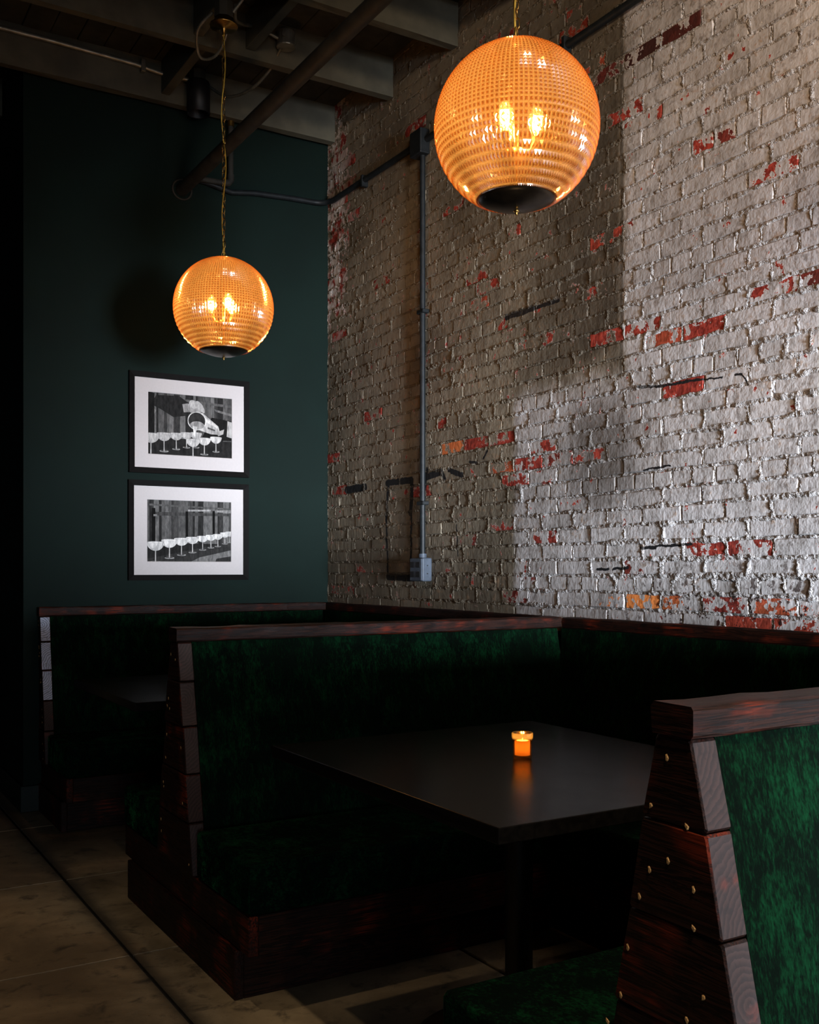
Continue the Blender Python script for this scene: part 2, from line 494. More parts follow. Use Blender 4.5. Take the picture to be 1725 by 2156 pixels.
def glassy(name, tint, trans, refl, transl, gloss, ior=1.10, rough=0.08, thru=None, thick=None):
    """thin tinted glass; thick = colour where the moulded prisms are thickest"""
    t = NT(name)
    a = t.new('ShaderNodeBsdfTransparent')
    b = t.new('ShaderNodeBsdfRefraction'); b.inputs['Roughness'].default_value = rough; b.inputs['IOR'].default_value = ior
    c = t.new('ShaderNodeBsdfTranslucent')
    d = t.new('ShaderNodeBsdfGlossy'); d.inputs['Roughness'].default_value = 0.12; d.inputs[0].default_value = C(1, 0.96, 0.92)
    a.inputs[0].default_value = C(*(thru or tint))
    if thick:
        at = t.new('ShaderNodeAttribute', attribute_type='GEOMETRY', attribute_name='thick').outputs['Fac']
        col = t.mix(t.ss(at, 0.15, 0.75), C(*tint), C(*thick))
        t.set(b.inputs['Color'], col); t.set(c.inputs[0], col)
    else:
        b.inputs['Color'].default_value = C(*tint); c.inputs[0].default_value = C(*tint)
    def mx(f, x, y):
        n = t.new('ShaderNodeMixShader'); n.inputs[0].default_value = f
        t.l.new(x.outputs[0], n.inputs[1]); t.l.new(y.outputs[0], n.inputs[2]); return n
    tot = trans + refl
    m1 = mx(refl / tot if tot else 0, a, b)
    m2 = mx(transl / (tot + transl), m1, c)
    m3 = mx(gloss / (tot + transl + gloss), m2, d)
    t.l.new(m3.outputs[0], t.out.inputs[0])
glassy('amber_glass', (1.0, 0.62, 0.26), 0.24, 0.48, 0.075, 0.14, ior=1.085, rough=0.05, thru=(0.95, 0.70, 0.40), thick=(0.62, 0.20, 0.03))
glassy('votive_glass', (1.0, 0.70, 0.32), 0.84, 0.04, 0.03, 0.09)
glassy('clear_glass', (0.98, 0.98, 0.97), 0.97, 0.0, 0.0, 0.03)
glassy('bulb_glass', (1.0, 0.85, 0.6), 0.92, 0.0, 0.02, 0.06)
def emit(name, col, s):
    t = NT(name)
    e = t.new('ShaderNodeEmission'); e.inputs[0].default_value = C(*col); e.inputs[1].default_value = s
    t.l.new(e.outputs[0], t.out.inputs[0])
emit('filament', (1.0, 0.62, 0.22), 120)
emit('flame', (1.0, 0.50, 0.10), 30)
def wax():
    t = NT('wax')
    a = t.new('ShaderNodeBsdfTranslucent'); a.inputs[0].default_value = C(1.0, 0.74, 0.46)
    b = t.new('ShaderNodeBsdfDiffuse'); b.inputs[0].default_value = C(0.8, 0.62, 0.42)
    n = t.new('ShaderNodeMixShader'); n.inputs[0].default_value = 0.35
    t.l.new(a.outputs[0], n.inputs[1]); t.l.new(b.outputs[0], n.inputs[2]); t.l.new(n.outputs[0], t.out.inputs[0])
wax()

# ================================================================== the setting
# ---- floor: concrete slabs between saw cuts
fl = struct(obj('floor', MB().box(-4.5, W + 0.3, -4.0, 9.0, -0.12, -0.012), 'joint_dark'))
sx = [0.979 + 0.97 * k for k in range(-6, 3)]
sy = [3.412 + 0.968 * k for k in range(-8, 7)]
slab_me = {}
for i in range(len(sx) - 1):
    for j in range(len(sy) - 1):
        x0, x1 = sx[i] + 0.006, min(sx[i + 1] - 0.006, W + 0.02)
        y0, y1 = sy[j] + 0.003, sy[j + 1] - 0.003
        key = round(x1 - x0, 3)
        if key not in slab_me:
            slab_me[key] = MB().rbox(0, x1 - x0, 0, y1 - y0, -0.03, 0, 0.003).mesh('slab')
        obj('slab', slab_me[key], 'concrete', fl, (x0, y0, 0))
fill_me = None
for j in range(1, len(sy) - 1):
    for i in range(len(sx) - 1):
        obj('joint_strip', MB().box(sx[i] + 0.009, min(sx[i + 1] - 0.009, W), sy[j] - 0.0032, sy[j] + 0.0032, -0.02, -0.0012), 'joint_filler', fl, (sx[i], sy[j], 0))

# ---- ceiling: board deck on painted joists
ce = struct(obj('ceiling', MB().box(-4.5, W + 0.3, -4.0, 9.0, CEIL + 0.03, CEIL + 0.12), 'deck_paint'))
pl_me = MB().rbox(0, 0.136, 0, 9.0, 0, 0.028, 0.003).mesh('plank')
for i in range(52):
    x0 = W - 0.14 * (i + 1)
    obj('plank', pl_me, 'deck_paint', ce, (x0, -1.2 - 0.3 * (i % 3), CEIL + RNG.uniform(-0.002, 0.002)))
JY = [4.271, 4.916, 5.62, 3.61, 2.95, 2.29, 1.63, 0.97, 0.31, -0.35, -1.01, -1.67, -2.33, -2.99]
for y0 in JY:
    b = MB()
    n = 24
    xs = [-4.4 + (W + 4.4 - 0.0) * k / n for k in range(n + 1)]
    jit = [RNG.uniform(-0.003, 0.003) for _ in xs]
    ring = []
    for x, q in zip(xs, jit):
        ring += [(x, y0 + q * 0.6, 3.892 + q), (x, y0 + 0.052, 3.892 - q), (x, y0 + 0.052, CEIL + 0.001), (x, y0, CEIL + 0.001)]
    fs = []
    for k in range(n):
        for e in range(4):
            fs.append((k * 4 + e, k * 4 + (e + 1) % 4, (k + 1) * 4 + (e + 1) % 4, (k + 1) * 4 + e))
    fs += [(0, 3, 2, 1), (n * 4, n * 4 + 1, n * 4 + 2, n * 4 + 3)]
    b.add(ring, fs)
    obj('joist', b, 'joist_paint', ce, (0, y0, 3.89))
for y0 in (6.28, 6.94, 7.60):
    obj('joist', MB().rbox(-4.4, XG - 0.01, y0, y0 + 0.052, 3.892, CEIL + 0.001, 0.003), 'joist_paint', ce, (0, y0, 3.89))
# bridging boards between the joists above the far pendant
for (x0, x1, ya, yb) in ((1.715, 1.765, 4.325, 4.914), (1.99, 2.04, 4.325, 4.914), (1.775, 1.825, 4.97, 5.618), (2.02, 2.07, 3.664, 4.269), (1.74, 1.79, 3.664, 4.269)):
    obj('blocking', MB().rbox(x0, x1, ya, yb, 3.93, CEIL, 0.003), 'joist_paint', ce, (x0, ya, 3.93))

# ---- green back wall, ends in a corner at the passage
struct(obj('wall_back', MB().box(XG, W + 0.3, G, 8.6, 0, CEIL + 0.03), 'green_wall'))
bb = MB()
bb.rbox(XG - 0.018, W, G - 0.018, G, 0, 0.139, 0.003)
bb.rbox(XG - 0.018, XG, G, 8.6, 0, 0.139, 0.003)
struct(obj('baseboard_back', bb, 'green_trim'))
struct(obj('wall_far', MB().box(-4.5, XG, 8.6, 8.8, 0, CEIL + 0.03), 'dark_wall'))
struct(obj('wall_left', MB().box(-4.7, -4.5, -4.0, 8.8, 0, CEIL + 0.03), 'dark_wall'))
# street wall behind the camera, two windows plus a high opening added for fill
OPEN = [(1.12, 2.83, 0.30, 1.62), (-2.05, -0.35, 0.30, 1.62), (-1.35, 0.75, 2.45, 3.25)]
fw = MB()
xs = sorted({-4.5, W + 0.3} | {v for o in OPEN for v in o[:2]})
zs = sorted({0.0, CEIL + 0.03} | {v for o in OPEN for v in o[2:]})
for i in range(len(xs) - 1):
    for j in range(len(zs) - 1):
        mx, mz = (xs[i] + xs[i + 1]) / 2, (zs[j] + zs[j + 1]) / 2
        if not any(o[0] < mx < o[1] and o[2] < mz < o[3] for o in OPEN):
            fw.box(xs[i], xs[i + 1], -4.2, -4.0, zs[j], zs[j + 1])
struct(obj('wall_front', fw, 'dark_wall'))
for k, (a, b_, c_, d_) in enumerate(OPEN):
    wf = MB().box(a, b_, -4.14, -4.06, c_, c_ + 0.05).box(a, b_, -4.14, -4.06, d_ - 0.05, d_)
    wf.box(a, a + 0.05, -4.14, -4.06, c_, d_).box(b_ - 0.05, b_, -4.14, -4.06, c_, d_)
    win = struct(obj('window_%d' % (k + 1), wf, 'black_paint'))
    obj('pane', MB().box(a + 0.05, b_ - 0.05, -4.103, -4.097, c_ + 0.05, d_ - 0.05), 'clear_glass', win, (a, -4.1, c_))

# ---- brick wall on the right
wr = struct(obj('wall_right', MB().box(W + 0.012, W + 0.3, -4.0, 8.6, 0, CEIL + 0.03), 'painted_brick'))
PITCH = 0.0672
Z0 = 1.1247 - 2 * PITCH
BY0, BY1 = 0.9, G
NR = int((CEIL - Z0) / PITCH) + 1
CHIPS = [(4.038, 1.926, 0.95, 0), (4.179, 1.864, 0.8, 0), (4.424, 1.864, 0.7, 0.5), (3.837, 1.93, 0.8, 0), (3.609, 1.861, 0.55, 0), (3.543, 1.86, 0.6, 0), (3.702, 1.77, 0.8, 0), (3.837, 1.769, 0.6, 0.3), (3.801, 1.718, 0.75, 0), (3.874, 1.786, 0.8, 0.3), (4.424, 2.01, 0.7, 0), (5.245, 2.17, 0.7, 0), (4.632, 2.029, 0.5, 0), (5.582, 2.68, 0.7, 0), (5.607, 1.946, 0.8, 0), (5.607, 1.796, 0.8, 0), (4.958, 2.904, 0.6, 0), (4.046, 2.695, 0.6, 0), (3.942, 2.613, 0.5, 0), (3.923, 2.446, 0.6, 0), (3.837, 2.369, 0.5, 0), (3.66, 2.298, 0.6, 0.1), (3.592, 2.315, 0.4, 0), (3.129, 2.225, 0.95, 0), (3.06, 2.233, 0.6, 0), (2.918, 2.144, 0.85, 0.2), (2.76, 2.147, 0.9, 0), (2.679, 2.149, 0.95, 0), (2.43, 2.221, 0.55, 0), (2.667, 1.994, 0.9, 0), (2.713, 1.996, 0.7, 0), (2.356, 1.911, 0.4, 0), (2.354, 2.647, 0.55, 0), (2.622, 2.859, 0.6, -0.4), (2.567, 2.868, 0.6, -0.5), (2.667, 2.861, 0.7, 0), (3.129, 2.649, 0.6, 0.1), (3.148, 3.082, 0.7, 0), (3.065, 3.065, 0.6, 0), (2.959, 3.031, 0.6, -0.3), (3.12, 3.282, 0.7, -0.6), (2.964, 3.297, 0.8, -0.8), (2.845, 3.286, 0.8, -0.7), (2.702, 3.29, 0.6, -0.7), (3.263, 3.292, 0.6, 0), (3.293, 3.343, 0.5, 0.2), (3.038, 1.151, 0.85, 1), (3.093, 1.139, 0.35, 0.7), (2.796, 1.148, 0.45, 0.4), (2.409, 1.087, 0.95, 0.12), (2.33, 1.094, 0.65, 0.12), (2.471, 1.142, 0.6, -0.3), (2.409, 1.136, 0.5, -0.3), (2.311, 1.16, 0.65, 0.25), (2.235, 1.153, 0.4, 0.2), (2.471, 1.374, 0.7, -0.3), (2.556, 1.367, 0.75, -0.1), (2.409, 1.364, 0.6, -0.3), (3.609, 1.44, 0.6, -0.3), (3.712, 1.185, 0.5, -0.4), (3.747, 1.195, 0.4, -0.4), (3.038, 1.292, 0.5, -0.5), (2.959, 1.282, 0.5, -0.5), (3.415, 1.779, 0.5, -0.4), (3.368, 1.755, 0.5, -0.2), (4.729, 3.626, 0.7, -0.1), (4.656, 3.625, 0.7, -0.1), (5.47, 3.753, 0.6, 0), (5.44, 3.7, 0.6, 0), (5.532, 3.545, 0.6, 0), (5.501, 3.506, 0.6, 0), (5.659, 3.03, 0.4, 0), (5.44, 3.346, 0.5, 0), (5.595, 2.899, 0.3, 0), (2.198, 2.205, 0.7, -0.5), (3.543, 3.768, 0.6, 0), (3.368, 3.656, 0.6, 0.1), (3.308, 3.548, 0.6, 0.1), (3.93, 3.783, 0.5, 0), (3.949, 3.859, 0.4, 0), (4.292, 3.095, 0.6, 0), (3.819, 2.865, 0.5, 0), (5.659, 1.164, 0.5, 0), (5.291, 1.294, 0.5, 0), (5.409, 1.139, 0.5, 0), (4.829, 1.721, 0.6, 0), (4.656, 1.722, 0.6, 0), (4.208, 1.434, 0.5, -0.4), (5.44, 1.167, 0.4, 0), (3.263, 2.454, 0.5, 0), (4.167, 2.603, 0.4, 0.2), (3.93, 1.483, 0.5, -0.2)]
rows = []                                    # joints along Y for each course
for r in range(NR):
    kk = r - 2
    head = (kk - 1) % 6 == 0
    step = 0.1035 if head else 0.207
    ph = 3.597 + (0.0 if kk % 2 else 0.1035) + (0.05 if head else 0)
    a = ph - math.ceil((ph - BY0) / step) * step
    js = []
    while a < BY1 - 0.02:
        js.append(a + RNG.uniform(-0.007, 0.007)); a += step
    js.append(BY1 + 0.004)
    rows.append((head, js))
def brick_mesh(L, Hh, seed):
    q = random.Random(seed)
    ny, nz = (4, 2) if L > 0.13 else (2, 2)
    ch = 0.0035
    D = 0.05
    b = MB()
    ys = [-L / 2 + ch + (L - 2 * ch) * i / ny for i in range(ny + 1)]
    zs = [-Hh / 2 + ch + (Hh - 2 * ch) * j / nz for j in range(nz + 1)]
    vs_, fs = [], []
    for j, z in enumerate(zs):
        for i, y in enumerate(ys):
            ed = i in (0, ny) or j in (0, nz)
            vs_.append((-q.uniform(-0.0009, 0.0009) + (0.0003 if ed else 0), y + q.uniform(-.002, .002), z + q.uniform(-.002, .002)))
    W1 = ny + 1
    for j in range(nz):
        for i in range(ny):
            fs.append((j * W1 + i, j * W1 + i + W1, j * W1 + i + W1 + 1, j * W1 + i + 1))
    loop = [(i, 0) for i in range(ny)] + [(ny, j) for j in range(nz)] + [(i, nz) for i in range(ny, 0, -1)] + [(0, j) for j in range(nz, 0, -1)]
    n = len(loop); dup = len(vs_)
    vs_ += [vs_[j * W1 + i] for (i, j) in loop]
    base = len(vs_)
    for (i, j) in loop:
        x, y, z = vs_[j * W1 + i]
        yy = -L / 2 if i == 0 else (L / 2 if i == ny else y)
        zz = -Hh / 2 if j == 0 else (Hh / 2 if j == nz else z)
        vs_.append((0.006 + q.uniform(-.001, .002), yy + q.uniform(-.0015, .0015), zz + q.uniform(-.0015, .0015)))
    for k in range(n):
        i, j = loop[k]; i2, j2 = loop[(k + 1) % n]
        fs.append((dup + k, dup + (k + 1) % n, base + (k + 1) % n, base + k))
    b2 = len(vs_)
    cor = [(-1, -1), (1, -1), (1, 1), (-1, 1)]
    for sy_, sz_ in cor:
        vs_.append((D, sy_ * L / 2, sz_ * Hh / 2))
    ci = [base + loop.index((0, 0)), base + loop.index((ny, 0)), base + loop.index((ny, nz)), base + loop.index((0, nz))]
    for k in range(4):
        fs.append((ci[k], ci[(k + 1) % 4], b2 + (k + 1) % 4, b2 + k))
    b.add(vs_, fs)
    b.sm = [k < ny * nz for k in range(len(fs))]
    return b
BV = {True: [brick_mesh(0.094, 0.0595, s) for s in range(6)], False: [brick_mesh(0.197, 0.0595, s + 20) for s in range(8)]}
BME = {h: [b.mesh('brick') for b in BV[h]] for h in BV}
_th = R(31.1)
def view(x, y, z):
    d = x * math.sin(_th) + y * math.cos(_th)
    r = x * math.cos(_th) - y * math.sin(_th)
    return 862.5 + 2168 * r / d, 1198 - 2168 * (z - CAM_H) / d, d
bricks = []
for r, (head, js) in enumerate(rows):
    zc = Z0 + (r + 0.5) * PITCH
    for k in range(len(js) - 1):
        L = js[k + 1] - js[k]
        if L < 0.04:
            continue
        yc = (js[k] + js[k + 1]) / 2
        bricks.append([yc, zc, L, head, 0.0, 0.0])
for (cy, cz, am, tn) in CHIPS:
    best = min(bricks, key=lambda b: max(abs(b[0] - cy) / b[2] - 0.5, 0) * b[2] + max(abs(b[1] - cz) - PITCH / 2, 0) * 2 + 0.001 * abs(b[0] - cy))
    if am > best[4]:
        best[4], best[5] = am, tn
for b in bricks:
    u, v, d = view(W, b[0], b[1])
    seen = -10 < u < 1735 and -5 < v < 1345
    b.append((b[2] * 0.06 / (d * d)) if seen else 0)
order = sorted(range(len(bricks)), key=lambda i: -bricks[i][6])
single = set(order[:290])
fv, ff, fchip, ftone, fsm = [], [], [], [], []
for i, (yc, zc, L, head, ch, tn, _s) in enumerate(bricks):
    vi = RNG.randrange(len(BV[head]))
    nom = 0.094 if head else 0.197
    sy_ = (L - 0.0075) / nom
    ex = RNG.gauss(0, 0.0012)
    rx = RNG.gauss(0, 0.006)
    ry = RNG.gauss(0, 0.010); rz = RNG.gauss(0, 0.006)
    if i in single:
        o = bpy.data.objects.new('brick', BME[head][vi])
        if not BME[head][vi].materials:
            BME[head][vi].materials.append(M['painted_brick'])
        place(o, wr, (W + ex, yc, zc))
        o.scale = (1, sy_, 1); o.rotation_euler = (rx, ry, rz)
        o['chip'] = float(ch); o['tone'] = float(tn)
    else:
        b = BV[head][vi]
        base = len(fv)
        mt = Matrix.Rotation(rz, 3, 'Z') @ Matrix.Rotation(ry, 3, 'Y') @ Matrix.Rotation(rx, 3, 'X')
        for p in b.v:
            q = mt @ Vector((p[0], p[1] * sy_, p[2]))
            fv.append((q.x + W + ex, q.y + yc, q.z + zc)); fchip.append(ch); ftone.append(tn)
        for f, s_ in zip(b.f, b.sm):
            ff.append([base + k for k in f]); fsm.append(s_)
me = bpy.data.meshes.new('brick_field')
me.from_pydata(fv, [], ff); me.update()
me.polygons.foreach_set('use_smooth', fsm)
for nm, dat in (('chip', fchip), ('tone', ftone)):
    at = me.attributes.new(nm, 'FLOAT', 'POINT'); at.data.foreach_set('value', dat)
me.materials.append(M['painted_brick'])
bf = bpy.data.objects.new('brick_field', me); place(bf, wr, (0, 0, 0)); bf['kind'] = 'stuff'

# squeezed-out mortar between the bricks
def vnoise(Y, Z, wl, seed):
    g = np.random.default_rng(seed)
    a, c = (Y - Y.min()) / wl, (Z - Z.min()) / wl
    ia, ic = np.floor(a).astype(int), np.floor(c).astype(int)
    T = g.uniform(-1, 1, (ia.max() + 2, ic.max() + 2))
    fa, fc = a - ia, c - ic
    fa = fa * fa * (3 - 2 * fa); fc = fc * fc * (3 - 2 * fc)
    return (T[ia, ic] * (1 - fa) + T[ia + 1, ic] * fa) * (1 - fc) + (T[ia, ic + 1] * (1 - fa) + T[ia + 1, ic + 1] * fa) * fc
SP = 0.0052
gy = np.arange(1.3, G + SP * 0.5, SP); gz = np.arange(1.0, CEIL, SP)
Yg, Zg = np.meshgrid(gy, gz, indexing='ij')
Yj = Yg + NP.uniform(-0.0016, 0.0016, Yg.shape); Zj = Zg + NP.uniform(-0.0016, 0.0016, Zg.shape)
Yd = Yj + 0.006 * vnoise(Yg, Zg, 0.05, 3); Zd = Zj + 0.005 * vnoise(Yg, Zg, 0.06, 4)
ri = np.clip(((Zd - Z0) / PITCH).astype(int), 0, NR - 1)
fr = (Zd - Z0) / PITCH - ri
dz = np.minimum(fr, 1 - fr) * PITCH
dy = np.full(Yd.shape, 9.0)
for r in range(NR):
    mk = ri == r
    if not mk.any():
        continue
    js = np.array(rows[r][1]); q = Yd[mk]
    k = np.clip(np.searchsorted(js, q), 1, len(js) - 1)
    dy[mk] = np.minimum(np.abs(q - js[k - 1]), np.abs(js[k] - q))
dm = np.minimum(dz, dy * 1.15)
n_a = 0.6 * vnoise(Yg, Zg, 0.0125, 7) + 0.55 * NP.uniform(-1, 1, Yg.shape); n_b = vnoise(Yg, Zg, 0.03, 8); n_c = vnoise(Yg, Zg, 0.13, 9)
wd = 0.0125 + 0.0060 * n_c
mm = np.clip((wd - dm) / 0.0065, 0, 1); mm = mm * mm * (3 - 2 * mm)
hh = mm * (0.0002 + 0.0040 * n_a + 0.0024 * n_b + 0.0024 * n_c) - (1 - mm) * 0.007
nzv = len(gz)
X = W - hh
co = np.stack([X, Yj, Zj], -1).reshape(-1, 3)
keep = (dm < 0.021)
kq = keep[:-1, :-1] | keep[1:, :-1] | keep[:-1, 1:] | keep[1:, 1:]
ii, jj = np.nonzero(kq)
quads = np.stack([ii * nzv + jj, ii * nzv + jj + 1, (ii + 1) * nzv + jj + 1, (ii + 1) * nzv + jj], -1)
used = np.unique(quads); remap = np.zeros(len(co), int); remap[used] = np.arange(len(used))
quads = remap[quads]; co = co[used]
me = bpy.data.meshes.new('mortar')
me.vertices.add(len(co)); me.vertices.foreach_set('co', co.astype(np.float32).ravel())
me.loops.add(quads.size); me.loops.foreach_set('vertex_index', quads.astype(np.int32).ravel())
me.polygons.add(len(quads)); me.polygons.foreach_set('loop_start', np.arange(0, quads.size, 4, dtype=np.int32))
me.polygons.foreach_set('use_smooth', np.ones(len(quads), bool))
me.update(calc_edges=True); me.validate()
me.materials.append(M['painted_mortar'])
mo = bpy.data.objects.new('mortar', me); place(mo, wr, (0, 0, 0)); mo['kind'] = 'stuff'

# ================================================================== booths
ZJ = [0.270, 0.440, 0.596, 0.753, 0.902, 1.035]
def half(z, k=0.20): return 0.037 + k * (1.04 - z)
NEAR_NAILS = [[(1.147, 0.300), (1.075, 0.335)], [(1.264, 0.553), (1.030, 0.552), (1.155, 0.470)],
              [(1.215, 0.688), (1.058, 0.664), (1.231, 0.607), (1.09, 0.62)],
              [(1.127, 0.846), (1.166, 0.823), (1.076, 0.816), (1.188, 0.776), (1.076, 0.730 + 0.03)],
              [(1.130, 1.001), (1.164, 0.922), (1.090, 0.906)]]
def nail_mesh(seed):
    q = random.Random(seed)
    b = MB(); n = 8
    out = []
    for k in range(n):
        a = 2 * math.pi * k / n; rr = q.uniform(0.0028, 0.0062)
        out.append((0, rr * math.cos(a) * 0.85, rr * math.sin(a) * 1.15))
    vs_ = out + [(-0.0012, y * 0.6, z * 0.6) for _, y, z in out]
    fs = [(k, n + k, n + (k + 1) % n, (k + 1) % n) for k in range(n)] + [tuple(range(2 * n - 1, n - 1, -1))]
    return b.add(vs_, fs).mesh('nail_mark')
NAILS = [nail_mesh(s) for s in range(5)]

def rough_bar(x0, x1, y0, y1, z0, z1, axis, seed, amp=0.002, n=26):
    """sawn bar with slightly uneven edges; slot 1 = sawn ends"""
    q = random.Random(seed)
    L0, L1 = (x0, x1) if axis == 'x' else (y0, y1)
    c = 0.005
    prof = [(0, c), (c, 0), (1, 0, -c), (1, c)]
    if axis == 'x':
        sec = [(y0 + c, z0), (y1 - c, z0), (y1, z0 + c), (y1, z1 - c), (y1 - c, z1), (y0 + c, z1), (y0, z1 - c), (y0, z0 + c)]
    else:
        sec = [(x0 + c, z0), (x1 - c, z0), (x1, z0 + c), (x1, z1 - c), (x1 - c, z1), (x0 + c, z1), (x0, z1 - c), (x0, z0 + c)]
    vs_ = []
    for k in range(n + 1):
        tt = L0 + (L1 - L0) * k / n
        for (a, b) in sec:
            a2 = a + q.uniform(-amp, amp); b2 = b + (q.uniform(-amp, amp) if b > z0 + c * 1.5 else 0)
            vs_.append((tt, a2, b2) if axis == 'x' else (a2, tt, b2))
    fs, mi = [], []
    for k in range(n):
        for e in range(8):
            f = (k * 8 + e, k * 8 + (e + 1) % 8, (k + 1) * 8 + (e + 1) % 8, (k + 1) * 8 + e)
            fs.append(f if axis != 'x' else f[::-1]); mi.append(0)
    a = tuple(range(8)); z = tuple(range(n * 8, n * 8 + 8))
    fs += [a if axis == 'x' else a[::-1], z[::-1] if axis == 'x' else z]; mi += [1, 1]
    return MB().add(vs_, fs, mi)

def make_bench(label, yc, sides, hc, hl, pale=0, nails=None, group='booth benches', k=0.20, seed=0):
    q = random.Random(seed)
    lo = -1 if -1 in sides else 0; hi = 1 if 1 in sides else 0
    wall_y = G - 0.019
    t = thing('booth_bench', label, 'bench', (XE, yc, 0), group)
    yl0, yl1 = yc + lo * hl, (yc + hl if hi else wall_y)
    yu0, yu1 = yc + lo * (hc - 0.008), (yc + hc - 0.008 if hi else wall_y)
    XR = 2.346
    # lower and upper plinth
    obj('plinth_end_board', MB().rbox(XE, XE + 0.03, yl0, yl1, 0, 0.148, 0.003), 'wood_y', t, (XE, yc, 0.07))
    obj('seat_end_board', MB().rbox(XE + 0.013, XE + 0.045, yu0, yu1, 0.149, 0.268, 0.003), 'wood_y', t, (XE, yc, 0.2))
    for s in sides:
        a, b = sorted((yc + s * hl, yc + s * (hl - 0.03)))
        obj('plinth_board', MB().rbox(XE + 0.030, XR + 0.03, a, b, 0, 0.148, 0.003), 'wood_x', t, (XE, (a + b) / 2, 0.07))
        a, b = sorted((yc + s * (hc - 0.008), yc + s * (hc - 0.04)))
        obj('seat_board', MB().rbox(XE + 0.045, XR - 0.03, a, b, 0.149, 0.268, 0.003), 'wood_x', t, (XE, (a + b) / 2, 0.2))
        # seat cushion
        a, b = sorted((yc + s * (half(0.27, k) + 0.006), yc + s * hc))
        cb = MB().rbox(XE + 0.010, 2.285, a, b, 0.269, 0.425, 0.014, 3, 0, True)
        cu = obj('seat_cushion', cb, 'velvet_seat', t, (XE, (a + b) / 2, 0.27))
        pz = 0.420
        yf = yc + s * (hc - 0.005)
        obj('piping', MB().tube([(XE + 0.0135, yf - s * 0.0, 0.28), (XE + 0.0135, yf, 0.41), (XE + 0.02, yf - s * 0.002, pz), (2.27, yf - s * 0.002, pz)], 0.0028, 6), 'velvet_seat', cu, (XE, yf, pz))
        # upholstered back
        z0_, z1_ = 0.30, 1.034
        h0, h1 = half(z0_, k) - 0.007, half(z1_, k) - 0.006
        xa, xb = XE + 0.0535, 2.80
        y_in = yc + s * 0.001
        lo_f, hi_f = yc + s * h0, yc + s * h1
        n = 6
        vs_ = []
        for j in range(n + 1):
            z = z0_ + (z1_ - z0_) * j / n
            yy = yc + s * (half(z, k) - 0.007 + 0.004 * math.sin(math.pi * j / n))
            for x in (xa, xb):
                vs_ += [(x, yy, z), (x, y_in, z)]
        fs = []
        for j in range(n):
            A = j * 4; B = A + 4
            fs += [(A, A + 2, B + 2, B), (A + 1, B + 1, B + 3, A + 3), (A, B, B + 1, A + 1), (A + 2, A + 3, B + 3, B + 2)]
        fs += [(0, 1, 3, 2), (n * 4, n * 4 + 2, n * 4 + 3, n * 4 + 1)]
        if s > 0:
            fs = [f[::-1] for f in fs]
        obj('back_panel', MB().add(vs_, fs), 'velvet_back', t, ((xa + xb) / 2, yc, 0.65))
    # deck under the cushions
    obj('seat_deck', MB().box(XE + 0.046, XR - 0.05, yu0 + 0.034, yu1 - (0.034 if hi else 0), 0.160, 0.262), 'black_paint', t, (XE, yc, 0.2))
    # stacked end boards
    T = 0.052
    for i in range(5):
        z0_, z1_ = ZJ[i] + 0.0012, ZJ[i + 1] - 0.0012
        ox = q.uniform(-0.0025, 0.0015)
        js = [q.uniform(-0.002, 0.002) for _ in range(4)]
        ya0 = yc - half(z0_, k) + js[0] if lo else None
        pts = []
        c = 0.004
        y00, y01 = yc - half(z0_, k) + js[0], yc - half(z1_, k) + js[1]
        if hi:
            y10, y11 = yc + half(z0_, k) + js[2], yc + half(z1_, k) + js[3]
        else:
            y10 = y11 = wall_y
        x0, x1 = XE + ox, XE + T
        b = MB()
        # eight-cornered cross-section in (y,z): chamfered long edges
        sec = [(y00, z0_ + c), (y00 + c * 0.7, z0_), (y10 - c * 0.7, z0_), (y10, z0_ + c), (y11, z1_ - c), (y11 - c * 0.7, z1_), (y01 + c * 0.7, z1_), (y01, z1_ - c)]
        def inset(p, d):
            cy, cz = (y00 + y10 + y01 + y11) / 4, (z0_ + z1_) / 2
            return (p[0] + (d if p[0] < cy else -d), p[1] + (d if p[1] < cz else -d))
        ringA = [(x0,) + inset(p, 0.003) for p in sec]
        ringB = [(x0 + 0.003,) + p for p in sec]
        ringC = [(x1 - 0.003,) + p for p in sec]
        ringD = [(x1,) + inset(p, 0.003) for p in sec]
        vs_ = ringA + ringB + ringC + ringD
        fs, mi = [tuple(range(7, -1, -1))], [0]
        for rr in range(3):
            for e in range(8):
                fs.append((rr * 8 + e, rr * 8 + (e + 1) % 8, rr * 8 + 8 + (e + 1) % 8, rr * 8 + 8 + e))
                mi.append(1 if e in (7, 3) and rr == 1 else 0)
        fs.append(tuple(range(24, 32))); mi.append(0)
        b.add(vs_, [f[::-1] for f in fs], mi)
        eg = 'end_grain_daylit' if (pale and i >= 5 - pale) else 'end_grain'
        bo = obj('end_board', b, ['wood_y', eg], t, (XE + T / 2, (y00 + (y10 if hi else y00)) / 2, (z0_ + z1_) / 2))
        if nails is not None:
            pos = nails[i]
        else:
            pos = []
            for _ in range(q.choice((2, 3, 3, 4))):
                zz = q.uniform(z0_ + 0.02, z1_ - 0.02)
                side = q.choice((-1, 1)) if hi else -1
                pos.append((yc + side * max(0.012, half(zz, k) - q.uniform(0.018, 0.05)), zz))
        for (ny_, nz_) in pos:
            obj('nail_mark', q.choice(NAILS), 'nail_mark', bo, (XE + ox - 0.0001, ny_, nz_))
    # cap rail
    y0, y1 = yc - 0.043, (yc + 0.043 if hi else G - 0.001)
    obj('cap_rail', rough_bar(XE - 0.004, 2.816, y0, y1, 1.036, 1.083, 'x', seed + 3), ['wood_x', 'wood_y'], t, (2.0, yc, 1.06))
    return t
Y_NEAR, Y_MID, Y_FAR = 1.118, 3.458, 5.705
make_bench('nearest booth bench, bright green velvet back, cut off by the right frame edge', Y_NEAR, (-1, 1), 0.655, 0.565, nails=NEAR_NAILS, seed=5, k=0.205)
